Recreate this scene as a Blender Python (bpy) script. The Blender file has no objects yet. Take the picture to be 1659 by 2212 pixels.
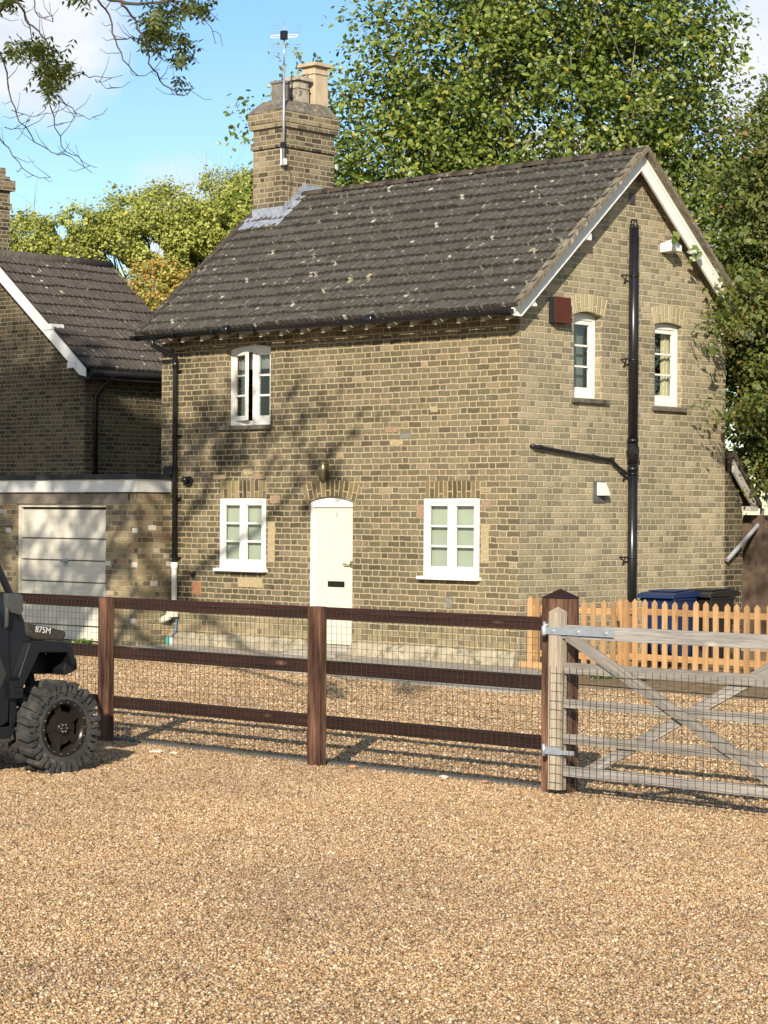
import bpy, bmesh, math, random
import numpy as np
from mathutils import Vector, Matrix
from mathutils.geometry import tessellate_polygon
R = math.radians
random.seed(7)
rng = np.random.default_rng(11)
S = bpy.context.scene
COL = S.collection

# ------------------------------------------------------------------ camera
cam_d = bpy.data.cameras.new('camera'); cam = bpy.data.objects.new('camera', cam_d); COL.objects.link(cam)
cam_d.sensor_fit = 'HORIZONTAL'; cam_d.sensor_width = 36.0; cam_d.lens = 36.0 * 4920 / 1659
cam.location = (0, 0, 1.94)
ROLL = 0.006
cam.rotation_euler = (Matrix.Rotation(R(90), 4, 'X') @ Matrix.Rotation(ROLL, 4, 'Z')).to_euler()
cam_d.clip_start = 0.1; cam_d.clip_end = 3000
S.camera = cam

# ------------------------------------------------------------------ sun and sky
SUN = Vector((-0.24, -1.654, 0.72)).normalized()
sd = bpy.data.lights.new('sun', 'SUN'); sd.energy = 5.0; sd.angle = R(0.55); sd.color = (1.0, 0.90, 0.75)
so = bpy.data.objects.new('sun', sd); COL.objects.link(so)
so.rotation_euler = (-SUN).to_track_quat('-Z', 'Y').to_euler(); so.location = (0, -20, 30)
W = bpy.data.worlds.new('World'); S.world = W; W.use_nodes = True
wt = W.node_tree; wt.nodes.clear()

def nd(nt, typ, ins=None, **props):
    n = nt.nodes.new(typ)
    for k, v in props.items(): setattr(n, k, v)
    if ins:
        for k, v in ins.items():
            sck = n.inputs[k]
            if isinstance(v, bpy.types.NodeSocket): nt.links.new(v, sck)
            else:
                if isinstance(v, tuple) and len(v) == 3 and sck.type == 'RGBA': v = (*v, 1)
                sck.default_value = v
    return n
def mth(nt, op, a, b=None, c=None, clamp=False):
    ins = {0: a}
    if b is not None: ins[1] = b
    if c is not None: ins[2] = c
    n = nd(nt, 'ShaderNodeMath', ins, operation=op); n.use_clamp = clamp
    return n.outputs[0]
def ramp(nt, fac, stops, interp='LINEAR'):
    n = nd(nt, 'ShaderNodeValToRGB', {0: fac}); cr = n.color_ramp; cr.interpolation = interp
    while len(cr.elements) < len(stops): cr.elements.new(0.5)
    for e, (p, c) in zip(cr.elements, stops): e.position = p; e.color = (*c, 1) if len(c) == 3 else c
    return n.outputs[0]
def mix(nt, fac, a, b, blend='MIX'):
    n = nt.nodes.new('ShaderNodeMix'); n.data_type = 'RGBA'; n.blend_type = blend
    for k, v in ((0, fac), (6, a), (7, b)):
        if isinstance(v, bpy.types.NodeSocket): nt.links.new(v, n.inputs[k])
        else: n.inputs[k].default_value = (*v, 1) if isinstance(v, tuple) and len(v) == 3 else v
    return n.outputs[2]
def mrange(nt, v, a, b, c=0.0, d=1.0):
    return nd(nt, 'ShaderNodeMapRange', {0: v, 1: a, 2: b, 3: c, 4: d}).outputs[0]
def noise(nt, vec, scale, detail=3.0, rough=0.55, dist=0.0):
    return nd(nt, 'ShaderNodeTexNoise', {'Vector': vec, 'Scale': scale, 'Detail': detail, 'Roughness': rough, 'Distortion': dist}).outputs[0]
def vscale(nt, vec, s):
    return nd(nt, 'ShaderNodeMapping', {0: vec, 3: s}).outputs[0]

sky = nd(wt, 'ShaderNodeTexSky', sky_type='NISHITA'); sky.sun_disc = False
sky.sun_elevation = math.asin(SUN.z); sky.sun_rotation = math.atan2(SUN.x, SUN.y)
sky.air_density = 1.0; sky.dust_density = 0.4; sky.ozone_density = 2.2; sky.altitude = 20
tc = nd(wt, 'ShaderNodeTexCoord').outputs['Generated']
hs = nd(wt, 'ShaderNodeHueSaturation', {'Hue': 0.505, 'Saturation': 1.18, 'Value': 1.12, 'Color': sky.outputs[0]}).outputs[0]
sep = nd(wt, 'ShaderNodeSeparateXYZ', {0: tc})
cl1 = noise(wt, vscale(wt, tc, (1, 1, 1.5)), 9.0, 9.0, 0.52, 0.3)
# cloud banks by compass direction and height
def bank(cx, cz, rx, rz):
    dx = mth(wt, 'DIVIDE', mth(wt, 'SUBTRACT', sep.outputs[0], cx), rx)
    dz = mth(wt, 'DIVIDE', mth(wt, 'SUBTRACT', sep.outputs[2], cz), rz)
    d = mth(wt, 'SQRT', mth(wt, 'ADD', mth(wt, 'MULTIPLY', dx, dx), mth(wt, 'MULTIPLY', dz, dz)))
    return mrange(wt, d, 1.25, 0.35)
b = mth(wt, 'MAXIMUM', bank(-0.16, 0.208, 0.062, 0.042), bank(0.175, 0.185, 0.05, 0.055))
b = mth(wt, 'MAXIMUM', b, mth(wt, 'MULTIPLY', bank(-0.085, 0.118, 0.03, 0.05), 0.5))
b = mth(wt, 'MAXIMUM', b, bank(0.10, 0.115, 0.13, 0.055))
back = mrange(wt, sep.outputs[1], 0.2, -0.3)
b = mth(wt, 'MAXIMUM', b, mth(wt, 'MULTIPLY', back, 0.45))
cm = mth(wt, 'ADD', mth(wt, 'MULTIPLY', cl1, 0.9), mth(wt, 'SUBTRACT', mth(wt, 'MULTIPLY', b, 0.75), 0.62))
cm = mrange(wt, cm, 0.0, 0.28)
cc = ramp(wt, noise(wt, vscale(wt, tc, (1, 1, 2)), 22.0, 6.0), [(0.3, (5.0, 5.5, 6.3)), (0.7, (6.6, 6.75, 6.95))])
skc = mix(wt, cm, hs, cc)
bg = nd(wt, 'ShaderNodeBackground', {'Color': skc, 'Strength': 0.105})
nd(wt, 'ShaderNodeOutputWorld', {'Surface': bg.outputs[0]})

S.view_settings.view_transform = 'Standard'; S.view_settings.look = 'None'
S.view_settings.exposure = 0.52; S.view_settings.gamma = 1.0

# ------------------------------------------------------------------ frames and helpers
A = R(43.25); CA, SA = math.cos(A), math.sin(A); PX, PY = 1.674, 28.4
def Lw(x, y, z=0.0):                       # house frame (x along the front, y into the house) to world
    return Vector((PX + CA * x + SA * y, PY - SA * x + CA * y, z))
def tag(o, label=None, cat=None, group=None, kind=None):
    if label: o['label'] = label
    if cat: o['category'] = cat
    if group: o['group'] = group
    if kind: o['kind'] = kind
    return o
def thing(name, label, cat, base=(0, 0, 0), group=None, rz=0.0):
    o = bpy.data.objects.new(name, None); COL.objects.link(o)
    o.empty_display_size = 0.2
    o.location = Lw(*base); o.rotation_euler = (0, 0, -A + rz); o['base'] = base
    tag(o, label, cat, group); BASE[o.name] = Vector(base)
    return o
BASE = {}
def base_of(p):
    while p is not None:
        if p.name in BASE: return BASE[p.name]
        p = p.parent
    return Vector((0, 0, 0))

class MB:
    def __init__(s): s.v = []; s.f = []; s.uv = []; s.mi = []; s.sm = []
    def face(s, pts, uvs=None, m=0, smooth=False):
        i = len(s.v); s.v += [tuple(p) for p in pts]; s.f.append(tuple(range(i, i + len(pts))))
        if uvs is None:
            a, b_, c = Vector(pts[0]), Vector(pts[1]), Vector(pts[2])
            n = (b_ - a).cross(Vector(pts[-1]) - a)
            ax, ay, az = abs(n.x), abs(n.y), abs(n.z)
            if az >= ax and az >= ay: uvs = [(p[0], p[1]) for p in pts]
            elif ay >= ax: uvs = [(p[0], p[2]) for p in pts]
            else: uvs = [(p[1], p[2]) for p in pts]
        s.uv.append(uvs); s.mi.append(m); s.sm.append(smooth)
    def hexa(s, c8, m=0, wood=False):
        # c8: bottom 4 (ccw) then top 4
        q = [(0, 3, 2, 1), (4, 5, 6, 7), (0, 1, 5, 4), (1, 2, 6, 5), (2, 3, 7, 6), (3, 0, 4, 7)]
        c8 = [Vector(p) for p in c8]
        if wood:
            d = [(c8[1] - c8[0]), (c8[3] - c8[0]), (c8[4] - c8[0])]
            ls = [x.length for x in d]; L = d[ls.index(max(ls))].normalized()
            o1, o2 = random.uniform(0, 50), random.uniform(0, 50)
            for k, f in enumerate(q):
                P = [c8[i] for i in f]
                n = (P[1] - P[0]).cross(P[2] - P[0]).normalized(); t = n.cross(L)
                if t.length < 0.3: t = n.orthogonal().normalized(); LL = n.cross(t)
                else: t.normalize(); LL = L
                s.face(P, [(p.dot(LL) + o1, p.dot(t) + o2 + k * .37) for p in P], m)
        else:
            for f in q: s.face([c8[i] for i in f], None, m)
    def box(s, a, b_, m=0, wood=False, M=None):
        x0, y0, z0 = a; x1, y1, z1 = b_
        c = [(x0, y0, z0), (x1, y0, z0), (x1, y1, z0), (x0, y1, z0), (x0, y0, z1), (x1, y0, z1), (x1, y1, z1), (x0, y1, z1)]
        if M is not None: c = [M @ Vector(p) for p in c]
        s.hexa(c, m, wood); return s
    def beam(s, p, q, w, h, m=0, up=(0, 0, 1), wood=True):
        p, q = Vector(p), Vector(q); d = (q - p).normalized(); sd_ = d.cross(Vector(up)).normalized(); u = sd_.cross(d)
        a, b_ = sd_ * w / 2, u * h / 2
        s.hexa([p - a - b_, p + a - b_, q + a - b_, q - a - b_, p - a + b_, p + a + b_, q + a + b_, q - a + b_], m, wood); return s
    def tube(s, pts, rad, n=10, m=0, cap=True, smooth=True):
        pts = [Vector(p) for p in pts]; rad = rad if isinstance(rad, (list, tuple)) else [rad] * len(pts)
        rings = []; ref = None; L = 0
        for i, p in enumerate(pts):
            d = (pts[min(i + 1, len(pts) - 1)] - pts[max(i - 1, 0)]).normalized()
            if ref is None: ref = d.orthogonal().normalized()
            ref = (ref - d * ref.dot(d)).normalized(); bt = d.cross(ref)
            if i: L += (p - pts[i - 1]).length
            rings.append(([p + (ref * math.cos(2 * math.pi * k / n) + bt * math.sin(2 * math.pi * k / n)) * rad[i] for k in range(n)], L))
        for (r0, l0), (r1, l1) in zip(rings, rings[1:]):
            for k in range(n):
                k2 = (k + 1) % n; u0, u1 = k / n * .4, (k + 1) / n * .4
                s.face([r0[k], r0[k2], r1[k2], r1[k]], [(l0, u0), (l0, u1), (l1, u1), (l1, u0)], m, smooth)
        if cap: s.face(rings[0][0][::-1], None, m); s.face(rings[-1][0], None, m)
        return s
    def prism(s, poly, axis, a, b_, m=0):
        # poly 2d points; axis 'x': pts are (y,z); 'y': (x,z); 'z': (x,y)
        def P(p, t): return {'x': (t, p[0], p[1]), 'y': (p[0], t, p[1]), 'z': (p[0], p[1], t)}[axis]
        tri = tessellate_polygon([[Vector((p[0], p[1], 0)) for p in poly]])
        for t in tri:
            s.face([P(poly[i], a) for i in t], None, m); s.face([P(poly[i], b_) for i in reversed(t)], None, m)
        for i in range(len(poly)):
            j = (i + 1) % len(poly)
            s.face([P(poly[i], a), P(poly[j], a), P(poly[j], b_), P(poly[i], b_)], None, m)
        return s
    def build(s, name, mat, parent=None, fix=True, bevel=0.0):
        me = bpy.data.meshes.new(name); off = base_of(parent) if parent else Vector((0, 0, 0))
        V = [(p[0] - off.x, p[1] - off.y, p[2] - off.z) for p in s.v]
        me.from_pydata(V, [], s.f)
        uvl = me.uv_layers.new(name='UVMap'); flat = [c for f in s.uv for p in f for c in p]
        uvl.data.foreach_set('uv', flat)
        mats = mat if isinstance(mat, (list, tuple)) else [mat]
        for m_ in mats: me.materials.append(m_)
        me.polygons.foreach_set('material_index', s.mi); me.polygons.foreach_set('use_smooth', s.sm)
        bm = bmesh.new(); bm.from_mesh(me); bmesh.ops.remove_doubles(bm, verts=bm.verts, dist=1e-5)
        if fix: bmesh.ops.recalc_face_normals(bm, faces=bm.faces)
        bm.to_mesh(me); bm.free()
        o = bpy.data.objects.new(name, me); COL.objects.link(o)
        if parent is not None: o.parent = parent
        if bevel:
            md = o.modifiers.new('bevel', 'BEVEL'); md.width = bevel; md.segments = 2; md.limit_method = 'ANGLE'; md.angle_limit = R(40)
        return o
def in_frame(o, base=(0, 0, 0)):          # a top-level mesh written in the house frame
    o.location = Lw(0, 0, 0); o.rotation_euler = (0, 0, -A); return o

# ------------------------------------------------------------------ materials
def newmat(name):
    m = bpy.data.materials.new(name); m.use_nodes = True; nt = m.node_tree; nt.nodes.clear()
    out = nd(nt, 'ShaderNodeOutputMaterial'); bs = nd(nt, 'ShaderNodeBsdfPrincipled')
    nt.links.new(bs.outputs[0], out.inputs[0]); bs.inputs['Specular IOR Level'].default_value = 0.3
    return m, nt, bs, out
def bump(nt, bs, h, dist, strength=1.0):
    nt.links.new(nd(nt, 'ShaderNodeBump', {'Height': h, 'Distance': dist, 'Strength': strength}).outputs[0], bs.inputs['Normal'])
def simple(name, col, rough=0.6, metal=0.0, var=0.12, scale=6.0, spec=0.3, bmp=0.0, dirt=None):
    m, nt, bs, out = newmat(name); t = nd(nt, 'ShaderNodeTexCoord').outputs['Object']
    n = noise(nt, t, scale, 5.0)
    c = mix(nt, mrange(nt, n, 0.3, 0.7), tuple(x * (1 - var) for x in col), tuple(min(1, x * (1 + var)) for x in col))
    if dirt:
        n2 = noise(nt, t, dirt[1], 8.0, 0.7); c = mix(nt, mrange(nt, n2, dirt[2], dirt[2] + 0.12), c, dirt[0])
    nt.links.new(c, bs.inputs['Base Color']); bs.inputs['Roughness'].default_value = rough
    bs.inputs['Metallic'].default_value = metal; bs.inputs['Specular IOR Level'].default_value = spec
    if bmp: bump(nt, bs, noise(nt, t, scale * 8, 6.0), bmp)
    return m

def brick(name, tones, mortar, soot, soot_amt, bondlen=0.3375, course=0.078, jt=0.0065, grad=None, jcol=0.35, base=None):
    m, nt, bs, out = newmat(name)
    uv = nd(nt, 'ShaderNodeTexCoord').outputs['UV']
    wob = nd(nt, 'ShaderNodeTexNoise', {'Vector': uv, 'Scale': 7.0, 'Detail': 3.0}).outputs['Color']
    wv = nd(nt, 'ShaderNodeVectorMath', {0: wob, 1: (0.5, 0.5, 0.5)}, operation='SUBTRACT').outputs[0]
    wv = nd(nt, 'ShaderNodeVectorMath', {0: wv, 1: (0.034, 0.024, 0)}, operation='MULTIPLY').outputs[0]
    p = nd(nt, 'ShaderNodeVectorMath', {0: uv, 1: wv}, operation='ADD').outputs[0]
    sx = nd(nt, 'ShaderNodeSeparateXYZ', {0: p})
    y = mth(nt, 'DIVIDE', sx.outputs[1], course); row = mth(nt, 'FLOOR', y); ry = mth(nt, 'SUBTRACT', y, row)
    half = mth(nt, 'MULTIPLY', mth(nt, 'FLOORED_MODULO', row, 2.0), 0.5)
    xs = mth(nt, 'ADD', mth(nt, 'DIVIDE', sx.outputs[0], bondlen), half)
    rj = nd(nt, 'ShaderNodeTexWhiteNoise', {'W': row}, noise_dimensions='1D').outputs[0]
    xs = mth(nt, 'ADD', xs, mth(nt, 'MULTIPLY', rj, 0.14))
    c = mth(nt, 'FLOOR', xs); fx = mth(nt, 'SUBTRACT', xs, c)
    isH = mth(nt, 'GREATER_THAN', fx, 0.6667)
    d1 = mth(nt, 'MINIMUM', fx, mth(nt, 'SUBTRACT', 1.0, fx)); d2 = mth(nt, 'ABSOLUTE', mth(nt, 'SUBTRACT', fx, 0.6667))
    dv = mth(nt, 'MULTIPLY', mth(nt, 'MINIMUM', d1, d2), bondlen)
    dh = mth(nt, 'MULTIPLY', mth(nt, 'MINIMUM', ry, mth(nt, 'SUBTRACT', 1.0, ry)), course)
    d = mth(nt, 'MINIMUM', dv, dh)
    edge = noise(nt, uv, 60.0, 2.0)
    jw = mth(nt, 'ADD', mth(nt, 'MULTIPLY', edge, 0.006), jt - 0.003)
    isb = mrange(nt, mth(nt, 'SUBTRACT', d, jw), -0.002, 0.0036)
    idv = nd(nt, 'ShaderNodeCombineXYZ', {0: mth(nt, 'ADD', mth(nt, 'MULTIPLY', c, 2.0), isH), 1: row}).outputs[0]
    wn = nd(nt, 'ShaderNodeTexWhiteNoise', {0: idv}, noise_dimensions='2D')
    bc = ramp(nt, wn.outputs[0], tones)
    fine = noise(nt, uv, 45.0, 6.0, 0.7)
    bc = mix(nt, 0.6, bc, ramp(nt, fine, [(0.3, (0.35, 0.35, 0.36)), (0.7, (1.32, 1.29, 1.24))]), 'MULTIPLY')
    big = noise(nt, uv, 0.75, 7.0, 0.62, 0.6)
    g = mrange(nt, big, 0.40, 0.66, 0.0, 1.0)
    if grad:   # weathering that runs along the wall: (u0,u1) sooty -> clean
        ux = nd(nt, 'ShaderNodeSeparateXYZ', {0: uv}).outputs[0]
        g = mth(nt, 'MULTIPLY', g, mrange(nt, ux, grad[0], grad[1], 1.0, grad[2]))
    bc = mix(nt, mth(nt, 'MULTIPLY', g, soot_amt), bc, soot, 'MULTIPLY')
    pale = mrange(nt, noise(nt, uv, 1.5, 9.0, 0.75), 0.54, 0.74)
    bc = mix(nt, mth(nt, 'MULTIPLY', pale, 0.5), bc, mortar)
    if base:   # newer buff bricks and splash-washed courses low on the wall
        vz = nd(nt, 'ShaderNodeSeparateXYZ', {0: uv}).outputs[1]
        low = mth(nt, 'MULTIPLY', mrange(nt, mth(nt, 'ADD', vz, mth(nt, 'MULTIPLY', big, 0.9)), 1.05, 0.75), 0.55)
        bc = mix(nt, low, bc, mix(nt, wn.outputs[0], tuple(x * .6 for x in base), tuple(x * 1.25 for x in base)))
    mc = mix(nt, mrange(nt, noise(nt, uv, 25.0, 4.0), 0.3, 0.7), tuple(x * 0.8 for x in mortar), tuple(min(1, x * 1.12) for x in mortar))
    mc = mix(nt, mth(nt, 'MULTIPLY', g, soot_amt * jcol), mc, soot, 'MULTIPLY')
    col = mix(nt, isb, mc, bc)
    nt.links.new(col, bs.inputs['Base Color']); bs.inputs['Roughness'].default_value = 0.92; bs.inputs['Specular IOR Level'].default_value = 0.15
    h = mth(nt, 'ADD', isb, mth(nt, 'MULTIPLY', fine, 0.6))
    bump(nt, bs, h, 0.006)
    return m
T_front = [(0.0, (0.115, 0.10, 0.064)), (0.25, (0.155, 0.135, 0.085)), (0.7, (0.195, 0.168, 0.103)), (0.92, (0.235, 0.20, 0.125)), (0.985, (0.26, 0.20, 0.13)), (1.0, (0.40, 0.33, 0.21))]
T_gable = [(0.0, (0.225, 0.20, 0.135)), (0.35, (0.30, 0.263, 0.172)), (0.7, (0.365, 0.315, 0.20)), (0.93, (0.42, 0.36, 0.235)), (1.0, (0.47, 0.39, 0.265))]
M = {}
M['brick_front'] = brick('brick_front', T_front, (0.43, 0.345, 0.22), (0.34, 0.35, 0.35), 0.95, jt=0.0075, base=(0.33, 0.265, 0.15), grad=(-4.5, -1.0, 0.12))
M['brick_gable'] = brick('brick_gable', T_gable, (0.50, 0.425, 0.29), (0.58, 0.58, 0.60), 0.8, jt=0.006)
M['brick_chimney'] = brick('brick_chimney', [(0, (0.09, 0.075, 0.05)), (0.5, (0.22, 0.18, 0.115)), (1, (0.34, 0.28, 0.17))], (0.37, 0.31, 0.215), (0.28, 0.28, 0.29), 1.0, jt=0.0085)
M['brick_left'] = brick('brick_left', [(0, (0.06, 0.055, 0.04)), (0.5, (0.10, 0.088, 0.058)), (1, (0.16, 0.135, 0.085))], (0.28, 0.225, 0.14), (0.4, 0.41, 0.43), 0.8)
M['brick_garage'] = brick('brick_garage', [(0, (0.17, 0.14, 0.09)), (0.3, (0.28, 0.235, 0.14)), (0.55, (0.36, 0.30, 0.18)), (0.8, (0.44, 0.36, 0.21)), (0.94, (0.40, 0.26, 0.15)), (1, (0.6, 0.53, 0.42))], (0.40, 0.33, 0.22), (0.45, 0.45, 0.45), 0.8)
M['white'] = simple('white_paint', (0.72, 0.71, 0.66), 0.45, var=0.04, dirt=((0.5, 0.47, 0.38), 9, 0.66))
M['cream'] = simple('cream_paint', (0.66, 0.62, 0.51), 0.5, var=0.03, dirt=((0.55, 0.5, 0.4), 7, 0.70))
M['door'] = simple('door_paint', (0.63, 0.585, 0.475), 0.4, var=0.02)
M['black_plastic'] = simple('black_plastic', (0.010, 0.010, 0.012), 0.28, var=0.2, spec=0.5)
M['black_matt'] = simple('black_matt', (0.018, 0.018, 0.019), 0.55, var=0.3)
M['stone'] = simple('sill_stone', (0.13, 0.115, 0.085), 0.9, var=0.3, scale=14, bmp=0.004, dirt=((0.05, 0.05, 0.045), 10, 0.52))
M['concrete'] = simple('concrete', (0.33, 0.30, 0.25), 0.9, var=0.2, scale=4, bmp=0.003, dirt=((0.2, 0.18, 0.14), 5, 0.52))
M['plinth'] = simple('plinth_render', (0.36, 0.31, 0.22), 0.9, var=0.25, scale=5, bmp=0.004, dirt=((0.17, 0.15, 0.10), 8, 0.5))
M['lintel_conc'] = simple('lintel_concrete', (0.20, 0.165, 0.13), 0.9, var=0.15, scale=5, bmp=0.002)
M['lead'] = simple('lead', (0.33, 0.36, 0.42), 0.5, 0.3, var=0.3, scale=16, bmp=0.004, dirt=((0.15, 0.15, 0.15), 14, 0.58))
M['steel'] = simple('galvanised_steel', (0.42, 0.46, 0.50), 0.45, 0.6, var=0.15, scale=20)
M['wire'] = simple('wire', (0.055, 0.065, 0.05), 0.5, 0.4, var=0.2)
M['clay'] = simple('buff_clay', (0.46, 0.37, 0.25), 0.9, var=0.15, scale=8, dirt=((0.2, 0.17, 0.13), 9, 0.62), bmp=0.002)
M['clay_dirty'] = simple('sooty_clay', (0.38, 0.33, 0.26), 0.9, var=0.3, scale=8, dirt=((0.07, 0.065, 0.06), 7, 0.50), bmp=0.002)
M['cap_mortar'] = simple('chimney_mortar', (0.15, 0.13, 0.10), 0.95, var=0.4, scale=10, dirt=((0.33, 0.30, 0.24), 14, 0.56), bmp=0.008)
M['felt'] = simple('roof_felt', (0.03, 0.033, 0.035), 0.8, var=0.3)
M['alarm_red'] = simple('alarm_red', (0.080, 0.018, 0.009), 0.35, var=0.12, scale=3)
M['vent'] = simple('vent_grey', (0.10, 0.10, 0.09), 0.7)
M['terracotta'] = simple('terracotta', (0.33, 0.17, 0.09), 0.9, var=0.2, scale=30)
M['blue_pipe'] = simple('blue_pipe', (0.05, 0.16, 0.32), 0.5)
M['green_pipe'] = simple('green_pipe', (0.06, 0.35, 0.24), 0.5)
M['pale_pipe'] = simple('pale_pipe', (0.5, 0.55, 0.56), 0.5)
M['brass'] = simple('brass', (0.45, 0.30, 0.06), 0.35, 0.9)
M['bin_blue'] = simple('bin_blue', (0.007, 0.024, 0.08), 0.38, var=0.1, spec=0.5)
M['bin_black'] = simple('bin_black', (0.012, 0.013, 0.013), 0.4, var=0.1, spec=0.5)
M['blind'] = simple('blind', (0.42, 0.45, 0.37), 0.8, var=0.04)
M['curtain'] = simple('curtain', (0.62, 0.56, 0.38), 0.9, var=0.1, scale=20)
M['interior'] = simple('interior', (0.06, 0.055, 0.05), 0.9)
M['rubber'] = simple('rubber', (0.042, 0.042, 0.041), 0.75, var=0.4, scale=12, dirt=((0.09, 0.08, 0.065), 8, 0.55))
M['veh_black'] = simple('vehicle_plastic', (0.008, 0.009, 0.011), 0.42, var=0.15, spec=0.5)
M['veh_body'] = simple('vehicle_panel', (0.010, 0.011, 0.014), 0.34, var=0.25, scale=3, spec=0.5, dirt=((0.03, 0.027, 0.023), 5, 0.60))
M['rim'] = simple('rim_black', (0.035, 0.030, 0.027), 0.22, 0.5, var=0.2)
M['chrome'] = simple('chrome', (0.55, 0.53, 0.5), 0.2, 1.0)
M['fence_board'] = simple('old_boards', (0.10, 0.07, 0.05), 0.9, var=0.4, scale=9)
M['far_render'] = simple('far_render', (0.62, 0.46, 0.34), 0.9, var=0.05)
M['bark'] = simple('bark', (0.20, 0.165, 0.12), 0.95, var=0.35, scale=12, bmp=0.01)
M['bark_dark'] = simple('bark_dark', (0.07, 0.055, 0.042), 0.95, var=0.3, scale=20)
M['letterbox'] = simple('letter_box', (0.012, 0.011, 0.010), 0.4)
M['lens_mesh'] = simple('bronze_lamp', (0.20, 0.17, 0.10), 0.3, 0.7, var=0.2)

def glass(name, tint=(0.93, 0.95, 0.94)):
    m, nt, bs, out = newmat(name)
    tr = nd(nt, 'ShaderNodeBsdfTransparent', {0: tint}); gl = nd(nt, 'ShaderNodeBsdfGlossy', {0: (1, 1, 1), 'Roughness': 0.02})
    lw = mth(nt, 'MULTIPLY', mth(nt, 'POWER', nd(nt, 'ShaderNodeLayerWeight', {0: 0.5}).outputs['Facing'], 3.0), 0.32)
    ms = nd(nt, 'ShaderNodeMixShader', {0: mth(nt, 'ADD', lw, 0.04), 1: tr.outputs[0], 2: gl.outputs[0]})
    nt.links.new(ms.outputs[0], out.inputs[0]); return m
M['glass'] = glass('window_glass')

def wood(name, a, b_, knots, rough=0.75, grain=26.0, spec=0.25, streak=0.5):
    m, nt, bs, out = newmat(name); uv = nd(nt, 'ShaderNodeTexCoord').outputs['UV']
    big = noise(nt, vscale(nt, uv, (0.8, 6, 1)), 2.0, 4.0)
    g = noise(nt, vscale(nt, uv, (1.2, grain, 1)), 3.0, 6.0, 0.65, 1.2)
    c = mix(nt, mrange(nt, g, 0.30, 0.70), a, b_)
    c = mix(nt, mrange(nt, big, 0.35, 0.65, 0.0, streak), c, tuple(x * 0.55 for x in a), 'MIX')
    vor = nd(nt, 'ShaderNodeTexVoronoi', {'Vector': vscale(nt, uv, (2.2, 7, 1)), 'Scale': 1.0, 'Randomness': 1.0}).outputs['Distance']
    c = mix(nt, mrange(nt, vor, 0.16, 0.05), c, knots)
    orr = nd(nt, 'ShaderNodeObjectInfo').outputs['Random']; c = mix(nt, 1.0, c, ramp(nt, orr, [(0.0, (0.72, 0.70, 0.70)), (0.5, (0.98, 0.97, 0.95)), (1.0, (1.15, 1.16, 1.2))]), 'MULTIPLY')
    nt.links.new(c, bs.inputs['Base Color']); bs.inputs['Roughness'].default_value = rough; bs.inputs['Specular IOR Level'].default_value = spec
    bump(nt, bs, g, 0.003); return m
M['rail_wood'] = wood('stained_rail', (0.022, 0.009, 0.007), (0.055, 0.023, 0.016), (0.16, 0.08, 0.05), 0.6)
M['post_wood'] = wood('stained_post', (0.035, 0.014, 0.009), (0.29, 0.155, 0.095), (0.03, 0.013, 0.009), 0.7, grain=34, streak=0.95)
M['gate_wood'] = wood('weathered_oak', (0.22, 0.18, 0.13), (0.46, 0.39, 0.29), (0.12, 0.09, 0.06), 0.85)
M['gate_grey'] = wood('weathered_grey', (0.17, 0.155, 0.14), (0.40, 0.37, 0.325), (0.38, 0.33, 0.26), 0.85)
M['picket'] = wood('picket_pine', (0.36, 0.20, 0.085), (0.55, 0.355, 0.175), (0.27, 0.14, 0.055), 0.7, 20, streak=0.4)
M['sleeper'] = wood('edging_timber', (0.14, 0.13, 0.12), (0.24, 0.22, 0.19), (0.12, 0.1, 0.09), 0.9)

def tile_mat(name, base, light, lich=0.55, brown=(0.10, 0.075, 0.055)):
    m, nt, bs, out = newmat(name); uv = nd(nt, 'ShaderNodeTexCoord').outputs['UV']
    n = noise(nt, uv, 9.0, 8.0, 0.7)
    c = mix(nt, mrange(nt, n, 0.35, 0.68), base, light)
    n2 = noise(nt, uv, 0.8, 5.0); c = mix(nt, mrange(nt, n2, 0.42, 0.7, 0, 0.6), c, brown)
    st = noise(nt, vscale(nt, uv, (16, 1.5, 1)), 2.0, 6.0, 0.65); c = mix(nt, 0.75, c, ramp(nt, st, [(0.35, (0.55, 0.54, 0.53)), (0.65, (1.45, 1.43, 1.4))]), 'MULTIPLY')
    fn = noise(nt, uv, 70.0, 4.0, 0.7); c = mix(nt, 0.7, c, ramp(nt, fn, [(0.32, (0.4, 0.4, 0.4)), (0.68, (1.45, 1.42, 1.38))]), 'MULTIPLY')
    for sc, th, colr, o in ((10.0, 0.965 - 0.085 * lich, (0.40, 0.385, 0.33), 3.1), (17.0, 0.965 - 0.17 * lich, (0.24, 0.23, 0.185), 9.7), (6.0, 0.985, (0.34, 0.31, 0.20), 5.0)):
        vv = nd(nt, 'ShaderNodeMapping', {0: uv, 1: (o, o, 0), 3: (1.0, 0.75, 1)}).outputs[0]
        wv = nd(nt, 'ShaderNodeTexNoise', {'Vector': uv, 'Scale': 26.0}).outputs['Color']
        vv = nd(nt, 'ShaderNodeVectorMath', {0: vv, 1: nd(nt, 'ShaderNodeVectorMath', {0: wv, 'Scale': 0.09}, operation='SCALE').outputs[0]}, operation='ADD').outputs[0]
        vo = nd(nt, 'ShaderNodeTexVoronoi', {'Vector': vv, 'Scale': sc})
        pick = mth(nt, 'GREATER_THAN', nd(nt, 'ShaderNodeSeparateXYZ', {0: vo.outputs['Color']}).outputs[0], th)
        sp = mth(nt, 'MULTIPLY', pick, mrange(nt, vo.outputs['Distance'], 0.34, 0.22))
        c = mix(nt, sp, c, colr)
    nt.links.new(c, bs.inputs['Base Color']); bs.inputs['Roughness'].default_value = 0.9; bs.inputs['Specular IOR Level'].default_value = 0.2
    bump(nt, bs, fn, 0.006); return m
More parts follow.
